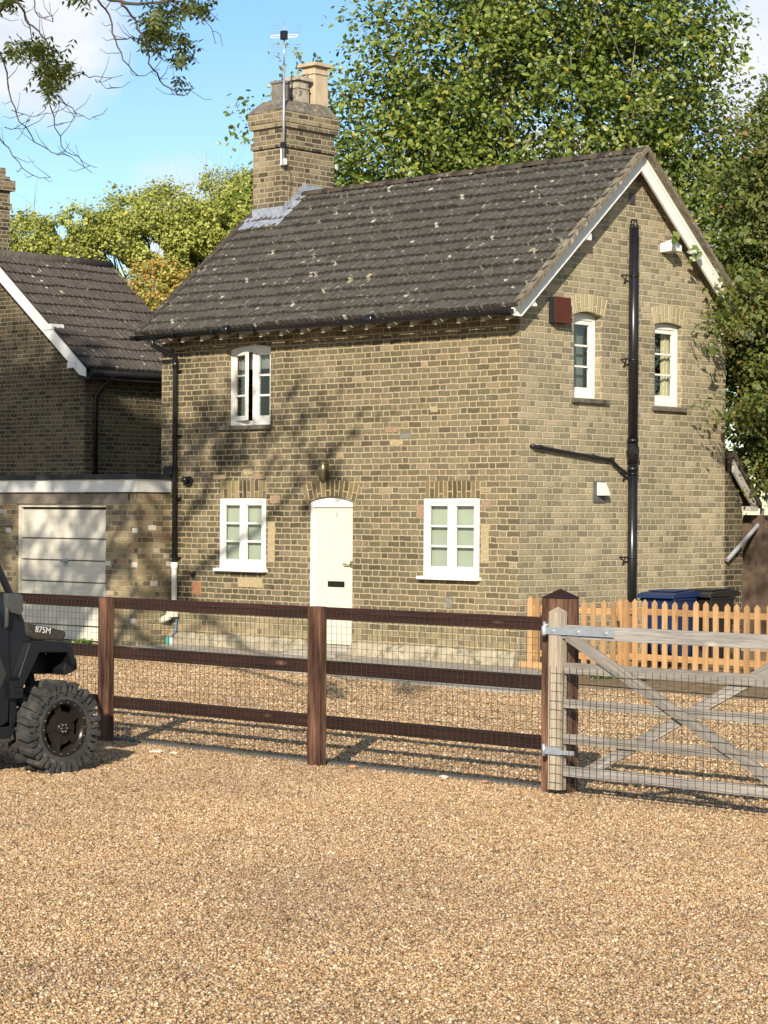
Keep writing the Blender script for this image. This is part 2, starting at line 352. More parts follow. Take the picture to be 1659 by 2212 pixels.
M['tile'] = tile_mat('roof_tile', (0.050, 0.047, 0.042), (0.112, 0.106, 0.093), 0.7, brown=(0.068, 0.060, 0.050))
M['tile_left'] = tile_mat('roof_tile_brown', (0.058, 0.052, 0.046), (0.12, 0.106, 0.093), 0.08, brown=(0.075, 0.06, 0.05))
M['verge'] = tile_mat('verge_mortar', (0.14, 0.12, 0.085), (0.30, 0.27, 0.2), 1.3)
M['ridge'] = tile_mat('ridge_tile', (0.045, 0.038, 0.033), (0.09, 0.075, 0.06), 0.6)

def gravel_mat(name, scale, dark=(0.10, 0.065, 0.03), mul=1.0):
    m, nt, bs, out = newmat(name); t = nd(nt, 'ShaderNodeTexCoord').outputs['Object']
    vo = nd(nt, 'ShaderNodeTexVoronoi', {'Vector': t, 'Scale': scale}); v2 = nd(nt, 'ShaderNodeTexVoronoi', {'Vector': t, 'Scale': scale}, feature='DISTANCE_TO_EDGE')
    r = nd(nt, 'ShaderNodeSeparateXYZ', {0: vo.outputs['Color']}).outputs[0]
    c = ramp(nt, r, [(p, tuple(x * mul for x in cc_)) for p, cc_ in PEBBLE], 'LINEAR')
    big = noise(nt, t, 0.35, 5.0); c = mix(nt, 0.5, c, ramp(nt, big, [(0.35, (0.78, 0.77, 0.76)), (0.65, (1.12, 1.1, 1.06))]), 'MULTIPLY')
    c = mix(nt, mrange(nt, v2.outputs['Distance'], 0.10, 0.02), c, dark)  # gaps between stones painted darker, standing in for their self-shadow
    nt.links.new(c, bs.inputs['Base Color']); bs.inputs['Roughness'].default_value = 0.85
    bump(nt, bs, mrange(nt, v2.outputs['Distance'], 0.0, 0.25), 0.012); return m
PEBBLE = [(0.0, (0.13, 0.085, 0.05)), (0.12, (0.27, 0.165, 0.08)), (0.35, (0.375, 0.25, 0.132)), (0.6, (0.46, 0.32, 0.178)), (0.8, (0.54, 0.405, 0.252)), (0.92, (0.64, 0.53, 0.375)), (0.96, (0.28, 0.25, 0.21)), (1.0, (0.42, 0.21, 0.12))]
M['gravel'] = gravel_mat('gravel_bed', 62.0, (0.16, 0.11, 0.06), mul=1.15)
M['gravel_yard'] = gravel_mat('gravel_yard', 44.0, (0.20, 0.145, 0.09), 1.2)
def pebble_mat():
    m, nt, bs, out = newmat('pebbles'); a = nd(nt, 'ShaderNodeAttribute', attribute_name='rnd').outputs['Fac']
    t = nd(nt, 'ShaderNodeTexCoord').outputs['Object']
    c = ramp(nt, a, PEBBLE)
    big = noise(nt, t, 0.5, 6.0, 0.6, 0.4); c = mix(nt, 0.6, c, ramp(nt, big, [(0.32, (0.70, 0.69, 0.70)), (0.68, (1.18, 1.14, 1.06))]), 'MULTIPLY')
    nt.links.new(c, bs.inputs['Base Color']); bs.inputs['Roughness'].default_value = 0.75; return m
M['pebbles'] = pebble_mat()
def leaf_mat(name, stops, trans=0.28, gloss=0.35, tr_tint=(1.15, 1.25, 0.5)):
    m, nt, bs, out = newmat(name); a = nd(nt, 'ShaderNodeAttribute', attribute_name='rnd').outputs['Fac']
    c = ramp(nt, a, stops); nt.links.new(c, bs.inputs['Base Color']); bs.inputs['Roughness'].default_value = gloss
    bs.inputs['Specular IOR Level'].default_value = 0.45
    tl = nd(nt, 'ShaderNodeBsdfTranslucent', {0: mix(nt, 1.0, c, tr_tint, 'MULTIPLY')})
    ms = nd(nt, 'ShaderNodeMixShader', {0: trans, 1: bs.outputs[0], 2: tl.outputs[0]}); nt.links.new(ms.outputs[0], out.inputs[0]); return m
M['leaf_big'] = leaf_mat('leaf_big', [(0, (0.035, 0.06, 0.010)), (0.35, (0.10, 0.145, 0.024)), (0.8, (0.24, 0.285, 0.055)), (0.975, (0.27, 0.28, 0.06)), (1, (0.42, 0.32, 0.04))])
M['leaf_far'] = leaf_mat('leaf_far', [(0, (0.16, 0.18, 0.03)), (0.5, (0.33, 0.36, 0.075)), (1, (0.50, 0.50, 0.14))], gloss=0.6)
M['leaf_rowan'] = leaf_mat('leaf_rowan', [(0, (0.20, 0.20, 0.04)), (0.6, (0.45, 0.40, 0.10)), (0.8, (0.55, 0.42, 0.12)), (0.82, (0.60, 0.20, 0.04)), (1, (0.62, 0.24, 0.05))], gloss=0.6)
M['leaf_thorn'] = leaf_mat('leaf_thorn', [(0, (0.05, 0.075, 0.015)), (0.5, (0.12, 0.15, 0.03)), (0.9, (0.17, 0.17, 0.04)), (0.985, (0.20, 0.14, 0.04)), (0.996, (0.28, 0.05, 0.02)), (1, (0.30, 0.06, 0.025))], gloss=0.5)
M['leaf_ash'] = leaf_mat('leaf_ash', [(0, (0.045, 0.065, 0.012)), (0.6, (0.10, 0.125, 0.025)), (1, (0.17, 0.17, 0.035))], gloss=0.5)
M['grass'] = leaf_mat('weed_leaf', [(0, (0.05, 0.10, 0.015)), (1, (0.13, 0.20, 0.035))], gloss=0.5)
def camo():
    m, nt, bs, out = newmat('camo'); t = nd(nt, 'ShaderNodeTexCoord').outputs['Object']
    n = noise(nt, vscale(nt, t, (1, 1, 0.35)), 38.0, 5.0, 0.65, 1.0)
    c = ramp(nt, n, [(0.3, (0.008, 0.01, 0.01)), (0.42, (0.03, 0.035, 0.04)), (0.52, (0.06, 0.045, 0.03)), (0.6, (0.015, 0.018, 0.02)), (0.7, (0.13, 0.12, 0.11))])
    nt.links.new(c, bs.inputs['Base Color']); bs.inputs['Roughness'].default_value = 0.35; return m
M['camo'] = camo()
def ground_mat():
    m, nt, bs, out = newmat('field'); t = nd(nt, 'ShaderNodeTexCoord').outputs['Object']
    c = ramp(nt, noise(nt, t, 2.0, 8.0, 0.7), [(0.3, (0.06, 0.055, 0.03)), (0.55, (0.09, 0.10, 0.03)), (0.75, (0.16, 0.13, 0.07))])
    nt.links.new(c, bs.inputs['Base Color']); bs.inputs['Roughness'].default_value = 0.95; return m
M['field'] = ground_mat()

def soil_mat():
    m, nt, bs, out = newmat('soil'); t = nd(nt, 'ShaderNodeTexCoord').outputs['Object']
    c = ramp(nt, noise(nt, t, 6.0, 9.0, 0.75), [(0.3, (0.10, 0.065, 0.035)), (0.52, (0.22, 0.15, 0.08)), (0.6, (0.30, 0.23, 0.12)), (0.72, (0.14, 0.13, 0.05))])
    nt.links.new(c, bs.inputs['Base Color']); bs.inputs['Roughness'].default_value = 0.95; bump(nt, bs, noise(nt, t, 30.0, 5.0), 0.02); return m
M['soil'] = soil_mat()
# ------------------------------------------------------------------ setting
def sheet(name, pts, z, mat, th=0.0):
    mb = MB()
    mb.face([(x, y, z) for x, y in pts], [(x, y) for x, y in pts]) if not th else mb.prism(pts, 'z', z - th, z)
    o = in_frame(mb.build(name, mat)); tag(o, kind='structure'); return o
sheet('ground', [(-700, -300), (700, -300), (700, 900), (-700, 900)], -0.06, M['field'])
sheet('gravel_yard', [(-25, -9.75), (28.0, -9.75), (28.0, 1.3), (-25, 1.3)], -0.004, M['gravel_yard'])
sheet('gravel_drive', [(-45, -60), (45, -60), (45, -9.75), (-45, -9.75)], 0.072, M['gravel'], 0.12)
sheet('concrete_path', [(-6.5, -2.42), (-3.0, -2.47), (2.6, -3.08), (2.6, -2.2), (0.35, -0.08), (-6.5, -0.08)], 0.02, M['concrete'], 0.06)
sheet('garden_soil', [(0.45, -1.5), (7.0, -1.7), (9, 0.2), (9, 9), (0.0, 9), (0.0, 0.12), (0.28, 0.12)], 0.006, M['soil'])

def scatter_shapes(P, scl, rnd, templ_v, templ_f, name, mat, squash=1.0, flat_rot=None, smooth=True, normals=None):
    """one mesh made of many small copies; P (n,3), scl (n,) or (n,3)"""
    n = len(P); k = len(templ_v); T = np.asarray(templ_v, dtype=np.float64)
    if scl.ndim == 1: scl = np.repeat(scl[:, None], 3, 1)
    V = T[None] * scl[:, None, :]
    if normals is None:
        q = rng.normal(size=(n, 4)); q /= np.linalg.norm(q, axis=1)[:, None]
    else: q = normals
    w, x, y, z = q[:, 0], q[:, 1], q[:, 2], q[:, 3]
    Rm = np.stack([1 - 2 * (y * y + z * z), 2 * (x * y - z * w), 2 * (x * z + y * w), 2 * (x * y + z * w), 1 - 2 * (x * x + z * z), 2 * (y * z - x * w), 2 * (x * z - y * w), 2 * (y * z + x * w), 1 - 2 * (x * x + y * y)], 1).reshape(n, 3, 3)
    V = np.einsum('nij,nkj->nki', Rm, V); V[:, :, 2] *= squash
    V += P[:, None, :]
    F = np.asarray(templ_f); fs = F.shape[1]
    FI = (F[None] + (np.arange(n) * k)[:, None, None]).reshape(-1)
    me = bpy.data.meshes.new(name)
    me.vertices.add(n * k); me.vertices.foreach_set('co', V.reshape(-1).astype(np.float32))
    nf = n * len(F); me.loops.add(nf * fs); me.loops.foreach_set('vertex_index', FI.astype(np.int32))
    me.polygons.add(nf); me.polygons.foreach_set('loop_start', (np.arange(nf) * fs).astype(np.int32))
    me.polygons.foreach_set('use_smooth', np.full(nf, smooth)); me.update(calc_edges=True)
    at = me.attributes.new('rnd', 'FLOAT', 'POINT'); at.data.foreach_set('value', np.repeat(rnd, k).astype(np.float32))
    me.materials.append(mat); o = bpy.data.objects.new(name, me); COL.objects.link(o); return o
def ico():
    bm = bmesh.new(); bmesh.ops.create_icosphere(bm, subdivisions=1, radius=1.0)
    v = [tuple(x.co) for x in bm.verts]; f = [tuple(y.index for y in x.verts) for x in bm.faces]; bm.free(); return v, f
IV, IF = [(1, 0, 0), (.1, 1, .05), (-1, .1, 0), (-.05, -1, .1), (.1, .05, 1), (0, -.1, -1)], [(0, 1, 4), (1, 2, 4), (2, 3, 4), (3, 0, 4), (1, 0, 5), (2, 1, 5), (3, 2, 5), (0, 3, 5)]
def pebbles(y0, y1, dens, smin, smax, name, inside, z0, margin=0.7):
    Y = rng.uniform(y0, y1, 4000000 if False else int(dens * (y1 - y0) * 2 * (0.172 * y1 + margin)))
    hw = 0.172 * y1 + margin; X = rng.uniform(-hw, hw, len(Y))
    keep = (np.abs(X) < 0.172 * Y + margin); X, Y = X[keep], Y[keep]
    xl = CA * (X - PX) - SA * (Y - PY); yl = SA * (X - PX) + CA * (Y - PY)
    keep = inside(xl, yl); X, Y = X[keep], Y[keep]; n = len(X)
    s = np.clip(rng.lognormal(math.log(smin), 0.32, n), smin * 0.55, smax)
    sc = np.stack([s * rng.uniform(0.9, 1.5, n), s, s * rng.uniform(0.6, 1.0, n)], 1)
    z = z0 + rng.uniform(-0.2, 0.75, n) * s
    o = scatter_shapes(np.stack([X, Y, z], 1), sc, rng.uniform(0, 1, n), IV, IF, name, M['pebbles'], squash=0.75)
    tag(o, kind='stuff'); return o
o = pebbles(7.7, 19.2, 8600, 0.0060, 0.014, 'gravel', lambda a, b_: b_ < -9.86, 0.072, 0.8)
tag(o, 'golden pea gravel covering the drive in front of the fence', 'gravel')
o = pebbles(14.6, 30.5, 1500, 0.0098, 0.020, 'gravel', lambda a, b_: (b_ > -9.72) & (b_ < np.where(a < 2.6, -2.46 - .11 * np.maximum(0, a + 3.0) + .05 * np.sin(a * 5), -1.9 + .1 * np.sin(a * 4))) & (a > -13), -0.004, 0.3)
tag(o, 'paler loose gravel of the yard between fence and cottage', 'gravel')

# ------------------------------------------------------------------ wall with openings
def arc_open(x0, x1, z0, zs, rise, n=10):
    if rise <= 0: return [(x0, z0), (x1, z0), (x1, zs), (x0, zs)]
    w = (x1 - x0) / 2; r = (w * w + rise * rise) / (2 * rise); cx = (x0 + x1) / 2; cz = zs + rise - r; a0 = math.asin(w / r)
    return [(x0, z0), (x1, z0)] + [(cx + r * math.sin(a), cz + r * math.cos(a)) for a in [a0 - 2 * a0 * i / n for i in range(n + 1)]]
def wall(mb, outline, holes, axis, a, b_, m=0):
    def P(p, t): return (t, p[0], p[1]) if axis == 'x' else (p[0], t, p[1])
    polys = [outline] + holes; flat = [p for q in polys for p in q]
    for t in tessellate_polygon([[Vector((p[0], p[1], 0)) for p in q] for q in polys]):
        mb.face([P(flat[i], a) for i in t], None, m); mb.face([P(flat[i], b_) for i in reversed(t)], None, m)
    for q in polys:
        for i in range(len(q)):
            j = (i + 1) % len(q); mb.face([P(q[i], a), P(q[j], a), P(q[j], b_), P(q[i], b_)], None, m)

# ------------------------------------------------------------------ the cottage
house = thing('brick_house', 'pale brick cottage with cream front door numbered 1, grey tiled roof and tall black flue', 'house')
ZE = lambda y: 4.47 + 0.8635 * (y + 0.36)         # underside line of the tiles
RY = 2.235; WID = 4.47; LEN = 6.735
H_low1 = (-5.47, -4.535, 1.09, 2.12); H_low2 = (-1.585, -0.635, 1.07, 2.12)
holes_f = [arc_open(H_low1[0], H_low1[1], H_low1[2], H_low1[3], 0), arc_open(H_low2[0], H_low2[1], H_low2[2], H_low2[3], 0),
           arc_open(-3.70, -2.87, 0.15, 2.075, 0.065), arc_open(-5.345, -4.465, 3.14, 4.215, 0.045)]
mb = MB(); wall(mb, [(-LEN, 0), (-.004, 0), (-.004, ZE(0) - .02), (-LEN, ZE(0) - .02)], holes_f, 'y', 0.0, 0.22)
zt = ZE(0) - .02; zr = ZE(RY) - .04
holes_g = [arc_open(1.09, 1.67, 3.42, 4.49, 0.05), arc_open(2.82, 3.44, 3.385, 4.475, 0.035)]
wall(mb, [(0.004, 0), (WID, 0), (WID, zt), (RY, zr), (0.004, zt)], holes_g, 'x', 0.0, -0.22, 1)
wall(mb, [(0.22, 0), (WID, 0), (WID, zt), (RY, zr), (0.22, zt)], [], 'x', -LEN, -LEN + 0.22, 0)
mb.box((-LEN + .22, WID - 0.22, 0), (-0.22, WID, zt), 1)
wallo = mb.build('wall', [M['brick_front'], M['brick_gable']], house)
# rough sloping plinth
mb = MB()
def plinth(x0, x1):
    pr = [(-0.10, 0.0), (0.0, 0.0), (0.0, 0.20), (-0.03, 0.20), (-0.09, 0.13)]
    n = max(2, int((x1 - x0) / 0.12)); rows = []
    for i in range(n + 1):
        x = x0 + (x1 - x0) * i / n; rows.append([(x, p[0] + (random.uniform(-.012, .012) if p[0] < 0 else -.003), p[1] + (random.uniform(-.02, .02) if p[1] > 0 else 0)) for p in pr])
    for a_, b_ in zip(rows, rows[1:]):
        for k in range(len(pr)): mb.face([a_[k], b_[k], b_[(k + 1) % 5], a_[(k + 1) % 5]], None, 0)
    mb.face(rows[0]); mb.face(rows[-1][::-1])
plinth(-6.5, -3.72); plinth(-2.85, 0.0)
mb.build('plinth', M['plinth'], house)
MB().box((-3.76, -0.42, 0.0), (-2.80, -0.103, 0.075)).box((-3.698, -0.10, 0.0), (-2.872, 0.20, 0.148)).build('doorstep', M['concrete'], house, bevel=0.01)
# internal floor and partition, so the rooms are rooms
MB().box((-LEN + .23, .23, 2.55), (-.23, WID - .23, 2.65)).box((-LEN + .23, 2.0, 0.05), (-.23, 2.08, 2.55)).box((-LEN + .23, 2.3, 2.65), (-2.2, 2.36, 4.7)).build('room_partition', M['interior'], house)

# lintels
def fan(name, cx, z0, x0, x1, rise, h, axis, t, mat, spread=0.10, par=house):
    w = (x1 - x0) / 2; n = 16; mbx = MB(); lo = []; hi = []
    for i in range(n + 1):
        f = -1 + 2 * i / n; xx = (x0 + x1) / 2 + f * w; zz = z0 + rise * (1 - f * f)
        lo.append((xx, zz)); hi.append((xx + f * spread, zz + h + 0.0))
    def P(p, tt): return (tt, p[0], p[1]) if axis == 'x' else (p[0], tt, p[1])
    s = -1 if axis == 'y' else 1
    for i in range(n):
        u0, u1 = (i) / n * 2 * w, (i + 1) / n * 2 * w
        mbx.face([P(lo[i], t + s * .004), P(lo[i + 1], t + s * .004), P(hi[i + 1], t + s * .004), P(hi[i], t + s * .004)], [(0, u0), (0, u1), (h, u1), (h, u0)])
        mbx.face([P(hi[i], t + s * .004), P(hi[i + 1], t + s * .004), P(hi[i + 1], t - s * .01), P(hi[i], t - s * .01)])
        mbx.face([P(lo[i], t + s * .004), P(lo[i + 1], t + s * .004), P(lo[i + 1], t - s * .01), P(lo[i], t - s * .01)])
    for i in (0, n): mbx.face([P(lo[i], t + s * .004), P(hi[i], t + s * .004), P(hi[i], t - s * .01), P(lo[i], t - s * .01)])
    return mbx.build(name, mat, par)
M['vous_f'] = brick('voussoir_front', [(0, (0.10, 0.083, 0.045)), (0.5, (0.165, 0.135, 0.075)), (1, (0.25, 0.2, 0.12))], (0.50, 0.38, 0.22), (0.45, 0.45, 0.45), 0.6, bondlen=0.9)
M['vous_g'] = brick('voussoir_gable', [(0, (0.36, 0.31, 0.18)), (0.5, (0.45, 0.385, 0.23)), (1, (0.52, 0.45, 0.29))], (0.58, 0.49, 0.32), (0.6, 0.6, 0.6), 0.4, bondlen=0.9)
M['vous_p'] = brick('voussoir_patch', [(0, (0.07, 0.06, 0.04)), (0.5, (0.27, 0.215, 0.12)), (1, (0.34, 0.27, 0.155))], (0.43, 0.34, 0.2), (0.45, 0.45, 0.45), 0.5, bondlen=0.9)
fan('arch_lintel', 0, 2.08, -3.76, -2.81, 0.066, 0.22, 'y', 0, M['vous_f'], 0.08)
fan('flat_lintel', 0, 2.128, -5.47, -4.53, 0.0, 0.24, 'y', 0, M['vous_p'], 0.0)
fan('flat_lintel', 0, 2.128, -1.56, -0.62, 0.0, 0.215, 'y', 0, M['vous_f'], 0.0)
fan('arch_lintel', 0, 4.492, 1.07, 1.72, 0.052, 0.225, 'x', 0, M['vous_g'], 0.07)
fan('arch_lintel', 0, 4.477, 2.80, 3.46, 0.037, 0.225, 'x', 0, M['vous_g'], 0.06)
# patched bricks that stand a hair proud
PB = [simple('patch_buff', (0.36, 0.29, 0.17), .9, var=.25, scale=30), simple('patch_pink', (0.29, 0.20, 0.13), .9, var=.25, scale=30), simple('patch_grey', (0.19, 0.18, 0.16), .9, var=.2, scale=30)]
for (x, z, w, h, k) in [(-1.48, 3.235, .12, .07, 0), (-2.28, 2.99, .22, .07, 1), (-2.2, 2.82, .23, .06, 0), (-2.02, 2.90, .2, .07, 2), (-4.46, 2.05, .2, .11, 1), (-0.60, 2.0, .15, .10, 1), (-0.61, 1.3, .13, .5, 0), (-4.50, 1.25, .14, .55, 0), (-1.72, 1.86, .12, .18, 1), (-5.1, .88, .5, .14, 0), (-5.0, 2.455, .18, .07, 0), (-4.78, 2.39, .2, .07, 1), (-1.2, .72, .1, .14, 2), (-5.62, 2.39, .26, .06, 0)]:
    MB().box((x, -.003, z), (x + w, .004, z + h)).build('patched_brick', PB[k], house)

# roof slopes with modelled tiles
def slope(mb, x0, x1, y_e, z_e, y_r, z_r, nc, per=0.115, lift=0.05, amp=0.013, axis='x', jit=0.007):
    L = math.hypot(y_r - y_e, z_r - z_e); dy, dz = (y_r - y_e) / L, (z_r - z_e) / L; ny, nz = -dz, dy
    if y_r < y_e: ny, nz = dz, -dy
    if nz < 0: ny, nz = -ny, -nz
    nx = max(8, int(abs(x1 - x0) / per * 6)); g = L / nc
    xs = [x0 + (x1 - x0) * i / nx for i in range(nx + 1)]
    prev = None; wl = []
    for i in range(nx + 1):
        ph = (xs[i] / per) % 1.0; wl.append(amp * (abs(math.sin(math.pi * ph)) * 1.4 - .4))
    for k in range(nc):
        jt = [random.uniform(-jit, jit) for _ in range(int(abs(x1 - x0) / .3) + 3)]
        lipj = [random.uniform(-.006, .006) for _ in range(nx + 1)]
        rows = []
        for (s, h) in ((k * g - 0.012, 0.0), (k * g - 0.012, lift), (k * g + g * .5, lift * .55), ((k + 1) * g, 0.006)):
            row = []
            for i in range(nx + 1):
                hh = h + random.uniform(-.0035, .0035) + (wl[i] if h > 0 else wl[i] - .004) + jt[int(abs(xs[i] - x0) / .3)] * (1 if h > 0 else 0)
                ss = s + (jt[int(abs(xs[i] - x0) / .3)] * 1.5 + lipj[i] if h in (0.0, lift) else 0)
                yy, zz = y_e + dy * ss + ny * hh, z_e + dz * ss + nz * hh
                row.append(((xs[i], yy, zz) if axis == 'x' else (yy, xs[i], zz), (xs[i], ss)))
            rows.append(row)
        for ra, rb in zip(rows, rows[1:]):
            for i in range(nx):
                mb.face([ra[i][0], ra[i + 1][0], rb[i + 1][0], rb[i][0]], [ra[i][1], ra[i + 1][1], rb[i + 1][1], rb[i][1]], 0)
RX0, RX1 = -6.88, 0.30
ye, ze = -0.37, 4.475; yr, zr2 = RY, 6.70
mb = MB(); slope(mb, RX0, RX1, ye, ze, yr, zr2, 15); slope(mb, RX0, RX1, 2 * RY - ye, ze, yr, zr2, 15)
# underside board
for (a_, b_) in ((ye, yr), (2 * RY - ye, yr)):
    mb.face([(RX0 + .01, a_, ze - .01), (RX1 - .01, a_, ze - .01), (RX1 - .01, b_, zr2 - .012), (RX0 + .01, b_, zr2 - .012)])
roof = mb.build('roof', M['tile'], house, fix=False)
mb = MB(); x = -6.03
while x < RX1:
    x2 = min(x + 0.43, RX1 + .01); n = 10; dzj = random.uniform(-.006, .006)
    for k in range(n):
        a0, a1 = math.pi * k / n, math.pi * (k + 1) / n
        def q(a_, xx): return (xx, RY - .125 * math.cos(a_), zr2 - .035 + .085 * math.sin(a_) + dzj)
        mb.face([q(a0, x), q(a0, x2 - .012), q(a1, x2 - .012), q(a1, x)], [(x, a0 * .1), (x2, a0 * .1), (x2, a1 * .1), (x, a1 * .1)], 0, True)
    mb.face([q(math.pi * k / n, x2 - .012) for k in range(n + 1)]); mb.face([q(math.pi * k / n, x) for k in range(n + 1)]); x = x2
mb.build('ridge_tiles', M['ridge'], roof)
# verge mortar and barge boards
def verge(x0, x1, name, sgn):
    mbv = MB(); mbb = MB()
    for (ya, yb) in ((ye, yr), (2 * RY - ye, yr)):
        n = 60
        for i in range(n):
            f0, f1 = i / n, (i + 1) / n
            r0 = random.uniform(.0, .010)
            def P(f, dz): return (ya + (yb - ya) * f, ze + (zr2 - ze) * f + dz)
            a0, a1 = P(f0, -.012), P(f1, -.012); b0, b1 = P(f0, .056 + r0), P(f1, .056 + r0)
            mbv.hexa([(x0 - r0, a0[0], a0[1]), (x1 + r0 * .6, a0[0], a0[1]), (x1 + r0 * .6, a1[0], a1[1]), (x0 - r0, a1[0], a1[1]), (x0 - r0, b0[0], b0[1]), (x1 + r0 * .6, b0[0], b0[1]), (x1 + r0 * .6, b1[0], b1[1]), (x0 - r0, b1[0], b1[1])])
        if sgn < 0: continue
        sg = 1 if ya < yb else -1; xo = x1 - .105
        g_ = (zr2 - ze) / abs(yb - ya)
        def Z(y, d): return ze + g_ * abs(y - ya) - d
        y1 = ya + sg * .17
        mbb.prism([(ya, Z(ya, .016)), (yb, Z(yb, .016)), (yb, Z(yb, .255)), (y1, Z(y1, .255)), (ya + sg * .03, Z(y1, .255)), (ya, Z(ya, .10))], 'x', xo, xo - .032)
        mbb.prism([(ya, Z(ya, .018)), (yb, Z(yb, .018)), (yb, Z(yb, .075)), (ya, Z(ya, .075))], 'x', xo + .014, xo + .001)
        # soffit under the verge
        mbv.prism([(ya, Z(ya, .10)), (yb, Z(yb, .10)), (yb, Z(yb, .115)), (ya, Z(ya, .115))], 'x', xo - .033, .002)
    mbv.build('verge_mortar', M['verge'] if sgn > 0 else M['ridge'], roof)
    return mbb.build('bargeboard', M['white'], house) if sgn > 0 else None
verge(RX1 - .09, RX1 + .012, 'verge', 1); verge(RX0 - .012, RX0 + .09, 'verge', -1)
def purlin(y, z, w=.13, h=.13, L=.27):
    mbp = MB(); c = [(0.002, y - w / 2, z), (L, y - w / 2, z + .01), (L, y + w / 2, z + .01), (0.002, y + w / 2, z), (0.002, y - w / 2, z + h), (L, y - w / 2, z + h + .05), (L, y + w / 2, z + h - .03), (0.002, y + w / 2, z + h)]
    mbp.hexa(c); return mbp.build('purlin_end', M['white'], house, bevel=.008)
purlin(1.15, 5.42, .12, .12, .19); purlin(3.02, 5.44, .2, .12, .22); purlin(0.06, 4.50, .12, .07, .19); purlin(4.42, 4.42, .22, .07, .26)
# eaves: rafter feet and gutter
mb = MB(); x = -6.75
while x < 0.1:
    z1 = ZE(-.3); mb.hexa([(x, -.33, z1 - .20), (x + .055, -.33, z1 - .20), (x + .055, -.002, z1 - .08), (x, -.002, z1 - .08), (x, -.33, z1 - .035), (x + .055, -.33, z1 - .035), (x + .055, -.002, z1 + .2), (x, -.002, z1 + .2)]); x += .40
mb.build('rafter_feet', simple('rafter_paint', (.46, .42, .33), .7, var=.2), house)
mb = MB(); n = 8
for k in range(n):
    a0, a1 = math.pi * (1 + k / n), math.pi * (1 + (k + 1) / n)
    for r, fl in ((.062, 1), (.056, 0)):
        P = lambda a_, xx: (xx, -.415 + r * math.cos(a_), 4.445 + r * math.sin(a_))
        mb.face([P(a0, -6.90), P(a0, .22), P(a1, .22), P(a1, -6.90)], None, 0, True)
for xx in (-6.90, .22): mb.face([(xx, -.415 + .062 * math.cos(math.pi * (1 + k / n)), 4.445 + .062 * math.sin(math.pi * (1 + k / n))) for k in range(n + 1)])
x = -6.8
while x < .2:
    mb.tube([(x, -.415 + .068 * math.cos(a_), 4.445 + .068 * math.sin(a_)) for a_ in [math.pi * (1 + k / 8) for k in range(9)]], .008, 5); x += .82
for xx in (-4.9, -2.15): mb.tube([(xx - .05, -.415, 4.44), (xx + .05, -.415, 4.44)], .07, 12)
mb.build('gutter', M['black_plastic'], house)
mb = MB(); mb.tube([(-6.47, -.415, 4.40), (-6.47, -.415, 4.31), (-6.40, -.25, 4.22), (-6.36, -.09, 4.16), (-6.36, -.075, 4.08), (-6.355, -.075, 1.15)], .036, 12)
mb.tube([(-6.36, -.075, 4.10), (-6.36, -.075, 3.98)], .043, 12)
for z in (3.93, 3.0, 2.1, 1.25): mb.box((-6.43, -.05, z), (-6.29, 0.0, z + .03))
mb.build('downpipe', M['black_plastic'], house)
MB().tube([(-6.355, -.075, 1.17), (-6.355, -.075, 1.12), (-6.355, -.075, .60)], [.05, .042, .042], 12).tube([(-6.355, -.075, 1.2), (-6.355, -.075, 1.10)], .052, 12).build('downpipe_foot', M['white'], house)
MB().tube([(-6.355, -.075, .50), (-6.40, -.13, .42), (-6.58, -.16, .34)], [.03, .05, .055], 10).box((-6.42, -.16, .42), (-6.28, -.06, .50)).build('spout', simple('filler', (.6, .55, .44), .9, var=.2), house)
MB().tube([(-6.33, -.05, .46), (-6.33, -.06, .2), (-6.37, -.10, .13)], .012, 8).build('water_pipe', M['blue_pipe'], house)
MB().tube([(-6.42, -.14, 0.0), (-6.42, -.14, .14)], .028, 12).build('pipe_stub', M['green_pipe'], house)
MB().tube([(-6.34, -.14, 0.0), (-6.34, -.14, .13)], .028, 12).build('pipe_stub', M['pale_pipe'], house)
MB().tube([(-6.12, 0.0, 2.36), (-6.12, -.035, 2.36)], .075, 16).tube([(-6.13, -.03, 2.37), (-6.19, -.09, 2.40)], [.05, .04], 12).build('boiler_outlet', M['black_plastic'], house)
MB().tube([(-6.03, 0.0, 1.02), (-6.03, -.012, 1.02)], .045, 12).build('wall_hole', M['black_matt'], house)
mb = MB().box((-6.06, -.004, .75), (-5.86, .004, .93))
for i in range(7): mb.box((-6.05 + i * .027, -.012, .76), (-6.038 + i * .027, -.004, .92))
for i in range(5): mb.box((-6.05, -.010, .77 + i * .035), (-5.87, -.004, .78 + i * .035))
mb.build('air_brick', M['terracotta'], house)

